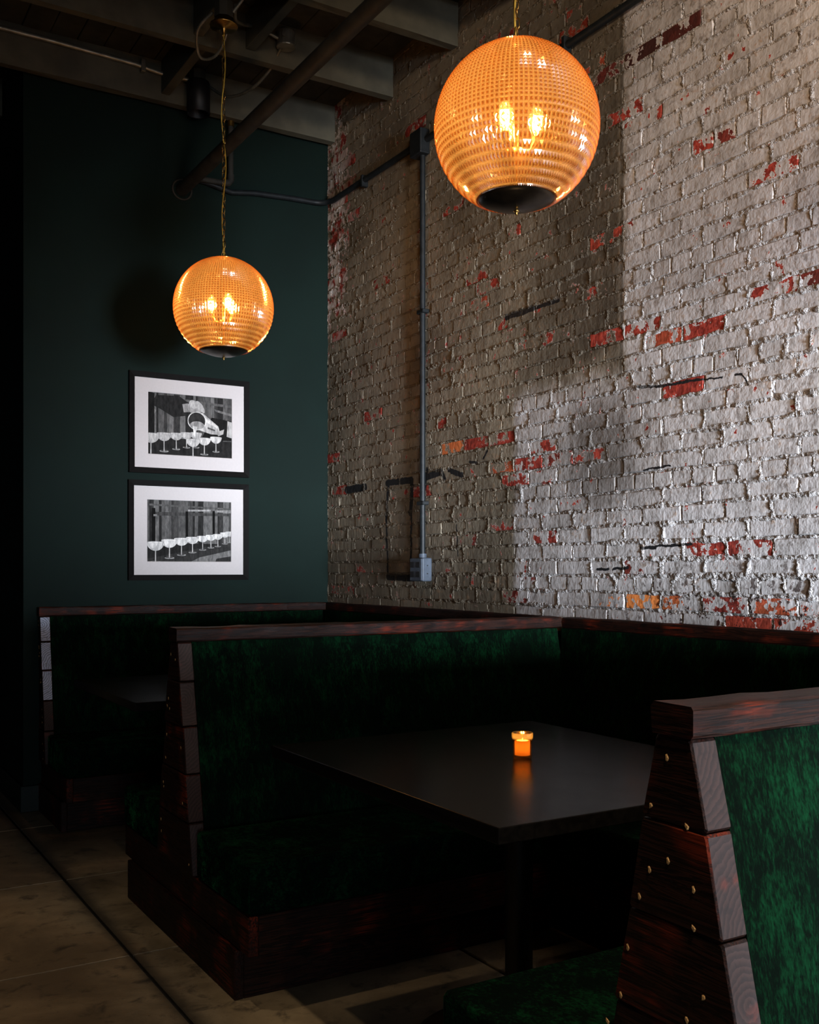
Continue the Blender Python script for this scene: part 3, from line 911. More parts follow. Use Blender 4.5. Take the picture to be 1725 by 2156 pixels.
make_bench('middle double booth bench with dark green velvet, in front of the candle-lit table', Y_MID, (-1, 1), 0.650, 0.565, seed=17)
make_bench('farthest booth bench against the dark green wall, with blue daylight coloured into its upper board ends', Y_FAR, (-1,), 0.592, 0.527, pale=3, seed=29, k=0.17)

def wall_bench(label, ya, yb, ka, kb, la, lb, seed):
    t = thing('wall_bench', label, 'bench', (2.5, (ya + yb) / 2, 0), 'bench runs along the brick wall')
    # back panel between the two cross benches, mitred to their slopes
    z0_, z1_ = 0.30, 1.034
    n = 6
    vs_ = []
    for j in range(n + 1):
        z = z0_ + (z1_ - z0_) * j / n
        xf = 2.822 - 0.19 * (1.04 - z) - 0.004 * math.sin(math.pi * j / n)
        y0, y1 = ya + half(z, ka) - 0.004, yb - half(z, kb) + 0.004
        vs_ += [(xf, y0, z), (W - 0.008, y0, z), (xf, y1, z), (W - 0.008, y1, z)]
    fs = []
    for j in range(n):
        A = j * 4; B = A + 4
        fs += [(A, B, B + 2, A + 2), (A + 1, A + 3, B + 3, B + 1), (A, A + 1, B + 1, B), (A + 2, B + 2, B + 3, A + 3)]
    fs += [(0, 2, 3, 1), (n * 4, n * 4 + 1, n * 4 + 3, n * 4 + 2)]
    obj('back_panel', MB().add(vs_, fs), 'velvet_back', t, (2.75, (ya + yb) / 2, 0.65))
    obj('cap_rail', rough_bar(2.818, W - 0.006, ya + 0.044, yb - lb, 1.034, 1.082, 'y', seed), ['wood_y', 'wood_x'], t, (2.84, (ya + yb) / 2, 1.06))
    a, b = ya + half(0.27, ka) + 0.008, yb - half(0.27, kb) - 0.008
    obj('seat_cushion', MB().rbox(2.290, 2.665, a, b, 0.269, 0.425, 0.016, 3, 0, True), 'velvet_seat', t, (2.45, (a + b) / 2, 0.27))
    a2, b2 = ya + la, yb - (la if yb < 5 else 0.524)
    obj('plinth_board', MB().rbox(2.345, 2.375, a2, b2, 0, 0.148, 0.003), 'wood_y', t, (2.36, (a2 + b2) / 2, 0.07))
    obj('seat_board', MB().rbox(2.315, 2.345, a2 - 0.06, b2 + 0.06, 0.149, 0.268, 0.003), 'wood_y', t, (2.33, (a2 + b2) / 2, 0.2))
    obj('seat_deck', MB().box(2.35, 2.80, a, b, 0.160, 0.262), 'black_paint', t, (2.5, (a + b) / 2, 0.2))
    return t
wall_bench('green velvet bench back along the brick wall behind the candle-lit table', Y_NEAR, Y_MID, 0.205, 0.20, 0.562, 0.044, 71)
wall_bench('green velvet bench back along the brick wall in the far corner booth', Y_MID, Y_FAR, 0.20, 0.17, 0.562, 0.047, 83)

# ---- tables
def make_table(label, x0, x1, y0, y1, r=0.285):
    cx, cy = (x0 + x1) / 2, (y0 + y1) / 2
    t = thing('booth_table', label, 'table', (cx, cy, 0), 'booth tables')
    obj('table_top', MB().rbox(x0, x1, y0, y1, 0.735, 0.770, 0.0025, 2), 'table_black', t, (cx, cy, 0.75))
    obj('mounting_plate', MB().rbox(cx - 0.16, cx + 0.16, cy - 0.16, cy + 0.16, 0.727, 0.735, 0.003), 'black_metal', t, (cx, cy, 0.73))
    obj('post', MB().lathe([(0.037, 0.035), (0.037, 0.727)], 28, (cx, cy, 0)), 'black_metal', t, (cx, cy, 0))
    obj('base_plate', MB().lathe([(0.0, 0.0), (r, 0.0), (r, 0.012), (r - 0.02, 0.022), (0.07, 0.034), (0.06, 0.05), (0.036, 0.055)], 48, (cx, cy, 0)), 'black_metal', t, (cx, cy, 0))
    return t
make_table('black square-edged table holding the lit candle', 1.211, 2.165, 1.664, 2.79)
make_table('black table in the far corner booth, below the smaller pendant', 1.145, 2.08, 3.945, 4.93, 0.26)

# ---- votive candle
def candle(x, y):
    z = 0.7702
    t = thing('votive_candle', 'small lit candle in an amber glass holder on the black table', 'candle', (x, y, z))
    prof = [(0.0, 0.0), (0.0235, 0.0), (0.0255, 0.004), (0.0255, 0.044), (0.0285, 0.052), (0.0290, 0.070), (0.0270, 0.072), (0.0262, 0.070), (0.0258, 0.053), (0.0228, 0.044), (0.0228, 0.010), (0.0, 0.010)]
    obj('glass_holder', MB().lathe(prof, 40, (x, y, z)), 'votive_glass', t, (x, y, z))
    wp = [(0.0, 0.0115), (0.0205, 0.0115), (0.0205, 0.050), (0.0175, 0.051), (0.0165, 0.046), (0.0165, 0.020), (0.0, 0.019)]
    obj('wax', MB().lathe(wp, 32, (x, y, z)), 'wax', t, (x, y, z))
    obj('wick', MB().tube([(x, y, z + 0.019), (x + 0.0005, y, z + 0.030)], 0.0009, 6), 'wick', t, (x, y, z))
    fp = [(0.0006, 0.027), (0.0035, 0.031), (0.0042, 0.036), (0.0030, 0.044), (0.0012, 0.052), (0.0001, 0.057)]
    obj('flame', MB().lathe(fp, 14, (x, y, z)), 'flame', t, (x, y, z))
    l = bpy.data.lights.new('candle_light', 'POINT'); l.energy = 3.8; l.color = (1.0, 0.74, 0.44); l.shadow_soft_size = 0.006
    o = bpy.data.objects.new('candle_light', l); place(o, t, (x, y, z + 0.040))
candle(1.707, 2.236)

# ---- pendant lamps
GR = 0.2285
def globe_mesh():
    b = MB()
    NRB = 112
    lat = []
    a = R(13)
    while a < R(152):
        lat.append(a)
        a += R(2.75) if a < R(92) else (R(4.2) if a < R(112) else R(6.0))
    lat.append(R(152))
    vs_, fs = [], []
    for th in lat:
        for k in range(NRB):
            ph = 2 * math.pi * k / NRB
            vs_.append((GR * math.sin(th) * math.cos(ph), GR * math.sin(th) * math.sin(ph), GR * math.cos(th)))
    base = len(vs_)
    for i in range(len(lat) - 1):
        th = (lat[i] + lat[i + 1]) / 2
        for k in range(NRB):
            ph = 2 * math.pi * (k + 0.5) / NRB
            rr = GR + 0.0046
            vs_.append((rr * math.sin(th) * math.cos(ph), rr * math.sin(th) * math.sin(ph), rr * math.cos(th)))
            c = base + i * NRB + k
            A, B = i * NRB + k, i * NRB + (k + 1) % NRB
            D, E_ = A + NRB, B + NRB
            fs += [(A, D, c), (D, E_, c), (E_, B, c), (B, A, c)]
    b.add(vs_, fs)
    me = b.mesh('glass_globe')
    at = me.attributes.new('thick', 'FLOAT', 'POINT')
    at.data.foreach_set('value', [0.0] * base + [1.0] * (len(vs_) - base))
    return me
GLOBE = globe_mesh()
def link_mesh():
    L, Wd, r = 0.016, 0.0075, 0.0016
    path = []
    for k in range(14):
        a = 2 * math.pi * k / 14
        path.append((Wd * math.cos(a), 0, (L - Wd) * (1 if math.sin(a) > 0.01 else -1 if math.sin(a) < -0.01 else 0) + Wd * math.sin(a)))
    return MB().tube(path, r, 5, closed=True).mesh('chain_link')
LINK = link_mesh()
def make_lamp(label, x, y, z, top, seed, rot=0.0):
    q = random.Random(seed)
    t = thing('pendant_lamp', label, 'lamp', (x, y, z), 'amber glass globe pendants')
    g = obj('glass_globe', GLOBE, 'amber_glass', t, (x, y, z))
    c = (x, y, z)
    th0 = R(152)
    dp = [(0.0, -GR * 1.0)] + [(GR * math.sin(a), GR * math.cos(a)) for a in [R(180 - d) for d in (4, 9, 14, 19, 24, 28)]] + [(0.1085, GR * math.cos(th0) + 0.004), (0.104, GR * math.cos(th0) + 0.004)]
    obj('bottom_dish', MB().lathe(dp, 48, c), 'bronze', t, c)
    rim = [(0.1085, GR * math.cos(th0) + 0.001), (0.1115, GR * math.cos(th0) + 0.003), (0.1100, GR * math.cos(th0) + 0.008)]
    obj('dish_rim', MB().lathe(rim, 48, c), 'conduit_metal', t, c)
    fin = [(0.0, -GR - 0.017), (0.003, -GR - 0.016), (0.0045, -GR - 0.012), (0.003, -GR - 0.009), (0.0075, -GR - 0.007), (0.0085, -GR - 0.004), (0.004, -GR - 0.001), (0.004, -GR + 0.004)]
    obj('finial', MB().lathe(fin, 16, c), 'brass', t, c)
    ztop = GR * math.cos(R(13))
    cp = [(0.0, ztop + 0.016), (0.012, ztop + 0.014), (0.014, ztop + 0.009), (0.052, ztop + 0.006), (0.056, ztop - 0.001), (0.0, ztop - 0.002)]
    obj('top_cap', MB().lathe(cp, 40, c), 'bronze', t, c)
    obj('stem', MB().lathe([(0.005, -GR + 0.004), (0.005, -0.10), (0.022, -0.095), (0.024, -0.062), (0.006, -0.058), (0.006, ztop)], 16, c), 'brass', t, c)
    for k in range(3):
        a = rot + 2 * math.pi * k / 3
        bx, by = x + 0.055 * math.cos(a), y + 0.055 * math.sin(a)
        s = obj('bulb_socket', MB().tube([(x, y, z - 0.075), (x + 0.04 * math.cos(a), y + 0.04 * math.sin(a), z - 0.066), (bx, by, z - 0.045), (bx, by, z - 0.03)], [0.006, 0.006, 0.012, 0.013], 10), 'brass', t, (bx, by, z))
        bl = obj('bulb', MB().lathe([(0.012, -0.03), (0.019, -0.005), (0.021, 0.02), (0.019, 0.04), (0.010, 0.055), (0.0, 0.058)], 16, (bx, by, z)), 'bulb_glass', t, (bx, by, z))
        fl_ = []
        for m in range(9):
            aa = math.pi * m
            fl_.append((bx + 0.006 * math.cos(aa), by + 0.006 * math.sin(aa + 0.4), z - 0.008 + 0.005 * m))
        obj('filament', MB().tube(fl_, 0.0022, 6), 'filament', bl, (bx, by, z))
        l = bpy.data.lights.new('bulb_light', 'POINT'); l.energy = LAMP_WATT / 3; l.color = (1.0, 0.72, 0.42); l.shadow_soft_size = 0.012
        o = bpy.data.objects.new('bulb_light', l); place(o, t, (bx, by, z + 0.012))
    # chain, cord, canopy
    zc0, zc1 = z + ztop + 0.016, top - 0.045
    ch = obj('chain', MB().tube([(x + 0.010 * math.cos(a), y, zc0 + 0.010 + 0.012 * math.sin(a)) for a in [2 * math.pi * k / 14 for k in range(14)]], 0.0022, 6, closed=True), 'brass', t, (x, y, zc0))
    step = 0.0262
    n = int((zc1 - zc0 - 0.02) / step)
    step = (zc1 - zc0 - 0.02) / n
    for k in range(n):
        lk = bpy.data.objects.new('chain_link', LINK)
        if not LINK.materials:
            LINK.materials.append(M['brass'])
        place(lk, ch, (x + 0.0015 * math.sin(k * 1.7), y, zc0 + 0.03 + step * k))
        lk.rotation_euler = (0, 0, math.pi / 2 * (k % 2) + 0.5 + 0.15 * math.sin(k))
    pts = []
    m = 60
    for k in range(m + 1):
        zz = zc0 - 0.006 + (zc1 - zc0 + 0.016) * k / m
        w = math.sin(math.pi * k / m) ** 0.5
        a = k * 0.22 + seed
        pts.append((x + 0.011 * w * math.cos(a), y + 0.008 * w * math.sin(a), zz))
    obj('cord', MB().tube(pts, 0.0032, 7), 'gold_cord', t, (x, y, zc0))
    cn = [(0.0, -0.046), (0.006, -0.045), (0.007, -0.030), (0.011, -0.026), (0.011, -0.018), (0.064, -0.012), (0.066, -0.006), (0.045, 0.0), (0.042, 0.026), (0.0, 0.026)]
    obj('canopy', MB().lathe(cn, 36, (x, y, top)), 'brass', t, (x, y, top))
    obj('mounting_box', MB().lathe([(0.046, 0.026), (0.046, 3.93 - top), (0.0, 3.93 - top)], 8, (x, y, top), smooth=False), 'pipe_paint', t, (x, y, top))
    return t
make_lamp('large-looking nearer amber glass globe pendant hanging in front of the brick wall', 1.754, 2.325, 2.526, 3.83, 2, R(200))
make_lamp('farther amber glass globe pendant hanging in front of the green wall, above the framed photos', 1.741, 4.567, 2.506, 3.83, 7, R(150))
make_lamp('unseen amber glass globe pendant over the nearest bench, added for warm light on the brick', 1.754, 0.05, 2.526, 3.83, 4, R(60))  # unseen pendant, added for warm light on the upper right brick

# ---- framed photographs
def poly_print(rect, yp, layers):
    """flat ink polygons; each later layer lies a hair in front"""
    x0, x1, z0, z1 = rect
    vs_, fs, cols = [], [], []
    for li, (pts, g) in enumerate(layers):
        b = len(vs_)
        yy = yp - 0.00006 * li
        for (u, v) in pts:
            u = min(max(u, 0), 1); v = min(max(v, 0), 1)
            vs_.append((x0 + (x1 - x0) * u, yy, z0 + (z1 - z0) * v))
        fs.append(list(range(b, b + len(pts)))); cols.append(g)
    return vs_, fs, cols
def ell(cx, cy, rx, ry, n=20, a0=0, a1=360, rot=0):
    o = []
    for k in range(n + (0 if a1 - a0 == 360 else 1)):
        a = R(a0 + (a1 - a0) * k / n)
        x, y = rx * math.cos(a), ry * math.sin(a)
        o.append((cx + x * math.cos(rot) - y * math.sin(rot), cy + x * math.sin(rot) + y * math.cos(rot)))
    return o
def coupe(cx, top, w, h, g=0.62):
    asp = 1.42
    L = []
    bw = w / 2; bh = h * 0.42
    foot = top - h
    L.append((ell(cx, foot + h * 0.04, bw * 0.62, h * 0.055), 0.42))
    L.append((ell(cx, foot + h * 0.055, bw * 0.48, h * 0.035), 0.12))
    L.append(([(cx - w * 0.035, foot + h * 0.05), (cx + w * 0.035, foot + h * 0.05), (cx + w * 0.03, top - bh), (cx - w * 0.03, top - bh)], 0.55))
    L.append((ell(cx, top, bw, bh, 18, 180, 360), g))
    L.append((ell(cx - bw * 0.35, top - bh * 0.35, bw * 0.22, bh * 0.4), min(0.95, g * 1.25)))
    L.append((ell(cx, top, bw, h * 0.05), g * 0.75))
    L.append((ell(cx, top - h * 0.008, bw * 0.9, h * 0.035), g * 1.15))
    return L
def frame(label, x0, x1, z0, z1, print_rect, layers):
    yb = G - 0.001
    d = 0.024
    t = thing('picture_frame', label, 'picture', ((x0 + x1) / 2, yb, z0), 'framed black and white photographs')
    r = 0.031
    yf = yb - d
    O = [(x0, z0), (x1, z0), (x1, z1), (x0, z1)]
    I = [(x0 + r, z0 + r), (x1 - r, z0 + r), (x1 - r, z1 - r), (x0 + r, z1 - r)]
    for k in range(4):
        o0, o1, i1, i0 = O[k], O[(k + 1) % 4], I[(k + 1) % 4], I[k]
        b = MB()
        P = [(o0, yb), (o1, yb), (i1, yb), (i0, yb), (o0, yf), (o1, yf), (i1, yf + 0.004), (i0, yf + 0.004)]
        b.add([(p[0], yy, p[1]) for p, yy in P], [(0, 1, 2, 3), (7, 6, 5, 4), (4, 5, 1, 0), (5, 6, 2, 1), (6, 7, 3, 2), (7, 4, 0, 3)])
        obj('frame_rail', b, 'frame_black', t, ((o0[0] + o1[0]) / 2, yb, (o0[1] + o1[1]) / 2))
    px0, px1, pz0, pz1 = print_rect
    # bevel-cut mat as a window ring
    b = MB()
    ym = yb - 0.010
    A = [(x0 + r - .002, z0 + r - .002), (x1 - r + .002, z0 + r - .002), (x1 - r + .002, z1 - r + .002), (x0 + r - .002, z1 - r + .002)]
    B = [(px0, pz0), (px1, pz0), (px1, pz1), (px0, pz1)]
    vs_ = [(p[0], ym, p[1]) for p in A] + [(p[0], ym, p[1]) for p in B] + [(p[0] + (.002 if i in (0, 3) else -.002), ym + 0.003, p[1] + (.002 if i < 2 else -.002)) for i, p in enumerate(B)]
    fs = []
    for k in range(4):
        fs += [(k, (k + 1) % 4, 4 + (k + 1) % 4, 4 + k), (4 + k, 4 + (k + 1) % 4, 8 + (k + 1) % 4, 8 + k)]
    obj('mat_board', b.add(vs_, fs), 'mat_board', t, ((x0 + x1) / 2, yb, z0))
    vs_, fs, cols = poly_print((px0 - .002, px1 + .002, pz0 - .002, pz1 + .002), ym + 0.0085, layers)
    pb = MB().add(vs_, fs)
    pr = obj('photo_print', pb, 'photo_print', t, ((x0 + x1) / 2, ym, z0))
    at = pr.data.color_attributes.new('ink', 'FLOAT_COLOR', 'CORNER')
    i = 0
    for f, g in zip(fs, cols):
        for _ in f:
            g2 = g ** 1.25; at.data[i].color = (g2 * 1.02, g2 * 0.985, g2 * 0.95, 1); i += 1
    obj('backing_board', MB().box(x0 + 0.01, x1 - 0.01, yb - 0.001, yb, z0 + 0.01, z1 - 0.01), 'black_paint', t, ((x0 + x1) / 2, yb, z0))
    return t
def backdrop(seed, hor):
    q = random.Random(seed)
    L = [([(0, 0), (1, 0), (1, 1), (0, 1)], 0.05)]
    u = 0.0
    while u < 1:
        w = q.uniform(0.02, 0.07)
        L.append(([(u, hor), (min(u + w, 1), hor), (min(u + w, 1), 1), (u, 1)], q.choice((0.05, 0.08, 0.11, 0.15, 0.20)))); u += w
    L.append(([(0, 0), (1, 0), (1, hor), (0, hor)], 0.045))
    return L
LA = backdrop(3, 0.28)
LA += [([(0.3, 0.93), (1, 0.88), (1, 0.84), (0.3, 0.89)], 0.16), ([(0.78, 0.80), (1, 0.74), (1, 0.70), (0.8, 0.76)], 0.22), ([(0.62, 0.28), (1, 0.3), (1, 0.62), (0.75, 0.66)], 0.03)]
LA += [([(0.10, 0.95), (0.36, 0.97), (0.48, 0.86), (0.46, 0.66), (0.30, 0.62), (0.14, 0.74), (0.04, 0.80)], 0.045),
       ([(0.04, 0.80), (0.10, 0.70), (0.07, 0.62), (0.04, 0.66)], 0.30), ([(0.0, 0.3), (0.08, 0.3), (0.08, 0.98), (0.0, 1)], 0.03),
       ([(0.40, 0.84), (0.47, 0.86), (0.49, 0.72), (0.42, 0.71)], 0.34)]
for (cx, tp, w) in ((0.04, 0.33, 0.20), (0.19, 0.35, 0.17), (0.33, 0.36, 0.15), (0.45, 0.38, 0.14), (0.56, 0.39, 0.14)):
    LA += coupe(cx, tp, w, w * 1.75, 0.50)
# hand, shaker, stream
LA += [(ell(0.555, 0.80, 0.095, 0.105), 0.42), (ell(0.53, 0.85, 0.05, 0.07, rot=0.3), 0.52), (ell(0.60, 0.83, 0.035, 0.085, rot=0.35), 0.50), (ell(0.635, 0.79, 0.022, 0.075, rot=0.3), 0.44)]
LA += [([(0.50, 0.70), (0.64, 0.72), (0.83, 0.52), (0.845, 0.44), (0.815, 0.385), (0.74, 0.385), (0.57, 0.45)], 0.52),
       ([(0.66, 0.66), (0.82, 0.52), (0.84, 0.47), (0.68, 0.58)], 0.68), ([(0.70, 0.50), (0.79, 0.46), (0.79, 0.44), (0.70, 0.47)], 0.16),
       ([(0.80, 0.42), (0.90, 0.48), (0.89, 0.40), (0.83, 0.36)], 0.40)]
LA += [(ell(0.572, 0.585, 0.112, 0.150), 0.62), (ell(0.572, 0.585, 0.100, 0.137), 0.06), (ell(0.575, 0.515, 0.085, 0.065), 0.38),
       ([(0.525, 0.50), (0.575, 0.49), (0.555, 0.34), (0.535, 0.33)], 0.72)]
for (cx, tp, w) in ((0.80, 0.34, 0.14), (0.66, 0.31, 0.155), (0.525, 0.28, 0.165)):
    LA += coupe(cx, tp, w, w * 1.75, 0.58)
LA += [([(0.93, 0.36), (1, 0.34), (1, 0.60), (0.94, 0.62)], 0.46)]
LB = backdrop(8, 0.30)
LB += [([(0, 0.93), (1, 0.89), (1, 0.86), (0, 0.90)], 0.15), ([(0.1, 0.80), (1, 0.80), (1, 0.76), (0.1, 0.74)], 0.10), ([(0.06, 0.3), (0.10, 0.3), (0.10, 0.86), (0.06, 0.86)], 0.02),
       ([(0.45, 0.38), (0.48, 0.38), (0.48, 0.82), (0.45, 0.82)], 0.02), ([(0.77, 0.45), (0.80, 0.45), (0.80, 0.84), (0.77, 0.84)], 0.02), ([(0.48, 0.85), (0.75, 0.86), (0.75, 0.83), (0.48, 0.82)], 0.42),
       ([(0.80, 0.85), (1, 0.86), (1, 0.81), (0.80, 0.82)], 0.32), ([(0.08, 0.76), (0.12, 0.76), (0.12, 0.73), (0.08, 0.73)], 0.4)]
LB += [([(0, 0.05), (1, 0.34), (1, 0.0), (0, 0.0)], 0.07), ([(0.50, 0.0), (0.62, 0.08), (1, 0.20), (1, 0.0)], 0.24), ([(0.8, 0.0), (0.82, 0.06), (1, 0.10), (1, 0.0)], 0.06)]
for (cx, tp, w) in ((0.98, 0.50, 0.11), (0.92, 0.485, 0.115), (0.835, 0.455, 0.125), (0.75, 0.44, 0.13), (0.65, 0.42, 0.14), (0.53, 0.40, 0.155), (0.40, 0.38, 0.17), (0.26, 0.355, 0.185), (0.10, 0.315, 0.20)):
    LB += coupe(cx, tp, w, w * 1.62, 0.66)
frame('upper black-framed photo of a hand pouring a shaker over coupe glasses', 1.620, 2.332, 1.825, 2.392, (1.729, 2.229, 1.933, 2.284), LA)
frame('lower black-framed photo of a row of full coupe glasses', 1.616, 2.328, 1.222, 1.784, (1.724, 2.224, 1.327, 1.678), LB)

# ================================================================== pipes and electrics
# sprinkler main running under the joists to the green wall
sp_ = thing('sprinkler_pipe', 'dark painted sprinkler pipe running diagonally under the ceiling joists', 'pipe', (1.928, G, 3.455))
obj('pipe', MB().tube([(1.928, -3.9, 3.455), (1.928, G, 3.455)], 0.036, 20), 'pipe_paint', sp_, (1.928, 3, 3.455))
obj('wall_ring', MB().tube([(1.928 + 0.056 * math.cos(a), G - 0.006, 3.455 + 0.056 * math.sin(a)) for a in [2 * math.pi * k / 28 for k in range(28)]], 0.006, 8, closed=True), 'pipe_paint', sp_, (1.928, G, 3.455))
for y in (-1.8, 0.2):
    obj('hanger', MB().tube([(1.928 + 0.039 * math.cos(R(a)), y, 3.455 + 0.039 * math.sin(R(a))) for a in range(-90, 91, 15)] + [(1.932, y, 3.53), (1.932, y, 3.90)], 0.005, 6), 'pipe_paint', sp_, (1.928, y, 3.455))
br = thing('branch_pipe', 'thin grey pipe dropping from the joist to an elbow beside the green wall', 'pipe', (2.2, G - 0.05, 3.53))
obj('pipe', MB().tube([(1.96, G - 0.06, 3.515), (2.16, G - 0.05, 3.525), (2.195, G - 0.05, 3.533), (2.204, G - 0.05, 3.56), (2.204, G - 0.05, 3.90)], 0.016, 12), 'pipe_paint', br, (2.2, G - 0.05, 3.53))
obj('coupling', MB().tube([(2.204, G - 0.05, 3.86), (2.204, G - 0.05, 3.89)], 0.021, 12), 'brass', br, (2.2, G - 0.05, 3.87))
obj('elbow', MB().tube([(2.150, G - 0.05, 3.524), (2.190, G - 0.05, 3.530), (2.204, G - 0.05, 3.548), (2.204, G - 0.05, 3.580)], 0.021, 12), 'pipe_paint', br, (2.2, G - 0.05, 3.53))
# conduit along the brick wall with a drop to the outlet
xc = W - 0.022
cd = thing('wall_conduit', 'dark conduit running along the brick wall and around the corner onto the green wall', 'conduit', (xc, 4.585, 3.52))
pts = [(xc, -2.0, 3.51), (xc, 2.0, 3.51), (xc, 4.58, 3.518), (xc, 5.60, 3.528)]
for k in range(1, 7):
    a = R(90) * k / 6
    pts.append((xc - 0.09 * (1 - math.cos(a)), 5.60 + 0.098 * math.sin(a), 3.530))
pts += [(2.60, G - 0.022, 3.526), (2.36, G - 0.022, 3.512), (2.22, G - 0.022, 3.49), (2.06, G - 0.022, 3.52), (1.99, G - 0.022, 3.525)]
obj('conduit', MB().tube(pts, 0.0165, 12), 'conduit_paint', cd, (xc, 4.585, 3.52))
obj('junction_box', MB().rbox(W - 0.062, W - 0.002, 4.530, 4.640, 3.445, 3.575, 0.006, 2), 'conduit_paint', cd, (xc, 4.585, 3.51))
obj('drop_conduit', MB().tube([(xc, 4.572, 3.445), (xc, 4.572, 1.345)], 0.0145, 12), 'conduit_paint', cd, (xc, 4.572, 2.4))
for z in (2.62, 1.62):
    obj('strap', MB().rbox(W - 0.041, W - 0.001, 4.540, 4.604, z, z + 0.02, 0.003), 'conduit_paint', cd, (xc, 4.572, z))
for y in (2.2, 3.4, 5.2):
    obj('strap', MB().rbox(W - 0.042, W - 0.001, y, y + 0.022, 3.485, 3.552, 0.003), 'conduit_paint', cd, (xc, y, 3.52))
ot = thing('outlet_box', 'blue-grey metal outlet box at the bottom of the conduit on the brick wall', 'outlet', (W, 4.572, 1.28))
obj('box', MB().rbox(W - 0.060, W - 0.001, 4.512, 4.632, 1.222, 1.344, 0.007, 2), 'outlet_paint', ot, (W, 4.572, 1.28))
pl_ = obj('cover_plate', MB().rbox(W - 0.066, W - 0.0602, 4.515, 4.629, 1.225, 1.341, 0.004, 2), 'outlet_paint', ot, (W, 4.572, 1.28))
for y in (4.545, 4.599):
    for z in (1.258, 1.308):
        rc = obj('socket', MB().rbox(W - 0.0685, W - 0.0661, y - 0.017, y + 0.017, z - 0.015, z + 0.015, 0.001), 'black_metal', pl_, (W - 0.067, y, z))
for z in (1.262, 1.304):
    obj('screw', MB().cyl((W - 0.030, 4.5125, z), (0, -1, 0), 0.0035, 0, 0.002, 10), 'black_metal', ot, (W, 4.512, z))
obj('connector', MB().tube([(xc, 4.572, 1.344), (xc, 4.572, 1.366)], 0.021, 14), 'outlet_paint', ot, (xc, 4.572, 1.35))
# conduit strapped to the far joist, feeding the cylinder downlight
jc = thing('joist_conduit', 'pale metal conduit strapped along the far ceiling joist', 'conduit', (1.0, 5.60, 4.03))
obj('conduit', MB().tube([(-4.3, 5.603, 4.065), (1.2, 5.603, 4.060), (1.62, 5.603, 4.050), (1.80, 5.60, 4.030), (1.915, 5.57, 4.022)], 0.0135, 10), 'conduit_metal', jc, (1.0, 5.60, 4.03))
obj('strap', MB().rbox(1.655, 1.680, 5.585, 5.6195, 4.015, 4.085, 0.003), 'conduit_metal', jc, (1.66, 5.60, 4.05))
def downlight(label, x, y, watt=0, tgt=None, size=60):
    dl = thing('cylinder_downlight', label, 'light', (x, y, 3.83), 'cylinder downlights')
    obj('body', MB().lathe([(0.0, 4.012), (0.060, 4.010), (0.064, 4.0), (0.064, 3.832), (0.060, 3.830), (0.056, 3.834), (0.052, 3.93), (0.0, 3.935)], 32, (x, y, 0)), 'black_metal', dl, (x, y, 3.83))
    obj('mounting_box', MB().lathe([(0.046, 4.012), (0.046, 4.075), (0.0, 4.076)], 8, (x, y + 0.015, 0), smooth=False), 'pipe_paint', dl, (x, y, 4.04))
    if watt:
        l = bpy.data.lights.new('spot', 'SPOT'); l.energy = watt; l.color = (1.0, 0.80, 0.56); l.spot_size = R(size); l.spot_blend = 1.0; l.shadow_soft_size = 0.035
        o = bpy.data.objects.new('spot', l); place(o, dl, (x, y, 3.80))
        o.rotation_euler = (Vector(tgt) - Vector((x, y, 3.80))).to_track_quat('-Z', 'Y').to_euler()
downlight('black cylinder downlight hanging from the far ceiling joist, unlit', 1.965, 5.545)
downlight('unseen cylinder downlight added to light the aisle floor and bench ends', 0.45, 3.25, 45, (0.72, 3.35, 0), 52)  # unseen fixture added to lift the aisle floor and cushion ends
downlight('unseen cylinder downlight added to light the nearest bench', 0.85, -0.15, 300, (1.55, 1.15, 0.6), 44)  # also unseen, added to brighten the near velvet and seat
# round box and armoured cables near the far pendant
jb = thing('ceiling_box', 'round metal junction box with armoured cables on the joist beside the far pendant', 'junction box', (2.19, 4.86, 4.0))
obj('box', MB().lathe([(0.0, 3.965), (0.048, 3.966), (0.050, 3.972), (0.046, 3.976), (0.046, 4.045), (0.0, 4.046)], 16, (2.19, 4.862, 0), smooth=False), 'conduit_metal', jb, (2.19, 4.862, 4.0))
obj('knockout', MB().cyl((2.165, 4.822, 4.012), (-0.5, -0.85, 0), 0.013, 0, 0.005, 12), 'conduit_metal', jb, (2.165, 4.82, 4.01))
def cable(pts, r, name, par, n=70):
    P = [Vector(p) for p in pts]
    out = []
    for i in range(len(P) - 1):
        p0, p1, p2, p3 = P[max(i - 1, 0)], P[i], P[i + 1], P[min(i + 2, len(P) - 1)]
        for k in range(n // (len(P) - 1)):
            s = k / (n // (len(P) - 1))
            out.append(0.5 * ((2 * p1) + (p2 - p0) * s + (2 * p0 - 5 * p1 + 4 * p2 - p3) * s * s + (3 * p1 - p0 - 3 * p2 + p3) * s ** 3))
    out.append(P[-1])
    rr = [r * (1 + 0.14 * (-1) ** k) for k in range(len(out))]
    return obj(name, MB().tube(out, rr, 8), 'conduit_metal', par, tuple(P[0]))
cable([(2.145, 4.862, 4.005), (2.03, 4.85, 4.02), (1.93, 4.80, 3.99), (1.86, 4.72, 3.96), (1.83, 4.64, 3.98)], 0.009, 'armoured_cable', jb, 80)
cable([(2.17, 4.88, 3.966), (2.16, 5.02, 3.90), (2.13, 5.20, 3.87), (2.08, 5.40, 3.90), (2.01, 5.53, 4.00)], 0.008, 'armoured_cable', jb, 80)
cable([(1.787, 4.567, 3.90), (1.83, 4.50, 3.97), (1.86, 4.40, 4.05), (1.88, 4.33, 4.10)], 0.008, 'armoured_cable', jb, 60)
cable([(1.70, 4.60, 3.89), (1.655, 4.68, 3.83), (1.70, 4.78, 3.76), (1.79, 4.82, 3.80), (1.84, 4.80, 3.90), (1.83, 4.74, 4.0)], 0.007, 'armoured_cable', jb, 80)

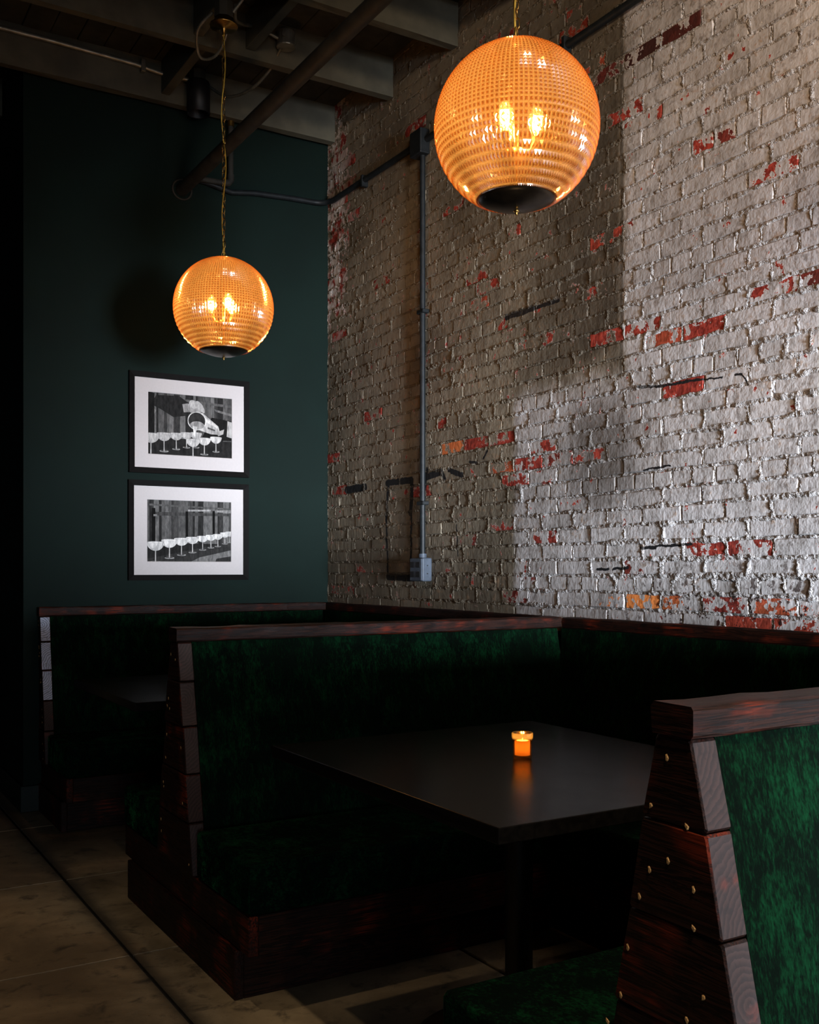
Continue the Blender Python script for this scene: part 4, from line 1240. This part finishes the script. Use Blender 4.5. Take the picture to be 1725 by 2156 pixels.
# ================================================================== chair at the passage
def rattan_chair(x, y, rz):
    t = thing('rattan_chair', 'black chair with a woven rattan back at the left edge of the picture', 'chair', (x, y, 0))
    mt = Matrix.Rotation(rz, 3, 'Z')
    def tr(b):
        b.v = [tuple(mt @ Vector(p) + Vector((x, y, 0))) for p in b.v]; return b
    obj('seat', tr(MB().rbox(-0.23, 0.23, -0.22, 0.22, 0.44, 0.475, 0.015, 3, 0, True)), 'black_metal', t, (x, y, 0.45))
    for sx_, sy_ in ((-1, -1), (1, -1), (-1, 1), (1, 1)):
        obj('leg', tr(MB().tube([(sx_ * 0.19, sy_ * 0.18, 0.45), (sx_ * 0.23, sy_ * 0.23, 0.0)], [0.014, 0.010], 10)), 'black_metal', t, (x + sx_ * 0.2, y, 0))
    # round hoop back
    hoop = [(0.235 * math.cos(R(a)) * (1 if a < 200 else 1), 0.20 + 0.05, 0.735 + 0.225 * math.sin(R(a))) for a in range(-50, 231, 14)]
    obj('back_frame', tr(MB().tube([(0.17, 0.21, 0.46), (0.16, 0.235, 0.53)] + hoop + [(-0.16, 0.235, 0.53), (-0.17, 0.21, 0.46)], 0.013, 10)), 'black_metal', t, (x, y, 0.7))
    obj('back_rail', tr(MB().tube([(-0.22, 0.25, 0.69), (0.22, 0.25, 0.69)], 0.012, 8)), 'black_metal', t, (x, y, 0.69))
    wv = MB()
    def span(dz):
        return 0.225 * math.sqrt(max(0, 1 - (dz / 0.225) ** 2))
    for k in range(-13, 14):
        zz = 0.735 + 0.016 * k
        s = span(0.016 * k) * 1.0
        if s > 0.02:
            wv.tube([(-s, 0.25 + 0.002 * (-1) ** k, zz), (0, 0.258, zz), (s, 0.25, zz)], 0.0042, 5)
    for k in range(-13, 14):
        s = span(0.016 * k)
        if s > 0.02:
            wv.tube([(0.016 * k, 0.252, 0.735 - s), (0.016 * k, 0.258, 0.735), (0.016 * k, 0.252, 0.735 + s)], 0.0042, 5)
    w_ = obj('woven_back', tr(wv), 'rattan', t, (x, y, 0.735)); w_['kind'] = 'stuff'
    return t
rattan_chair(0.55, 5.55, R(-62))
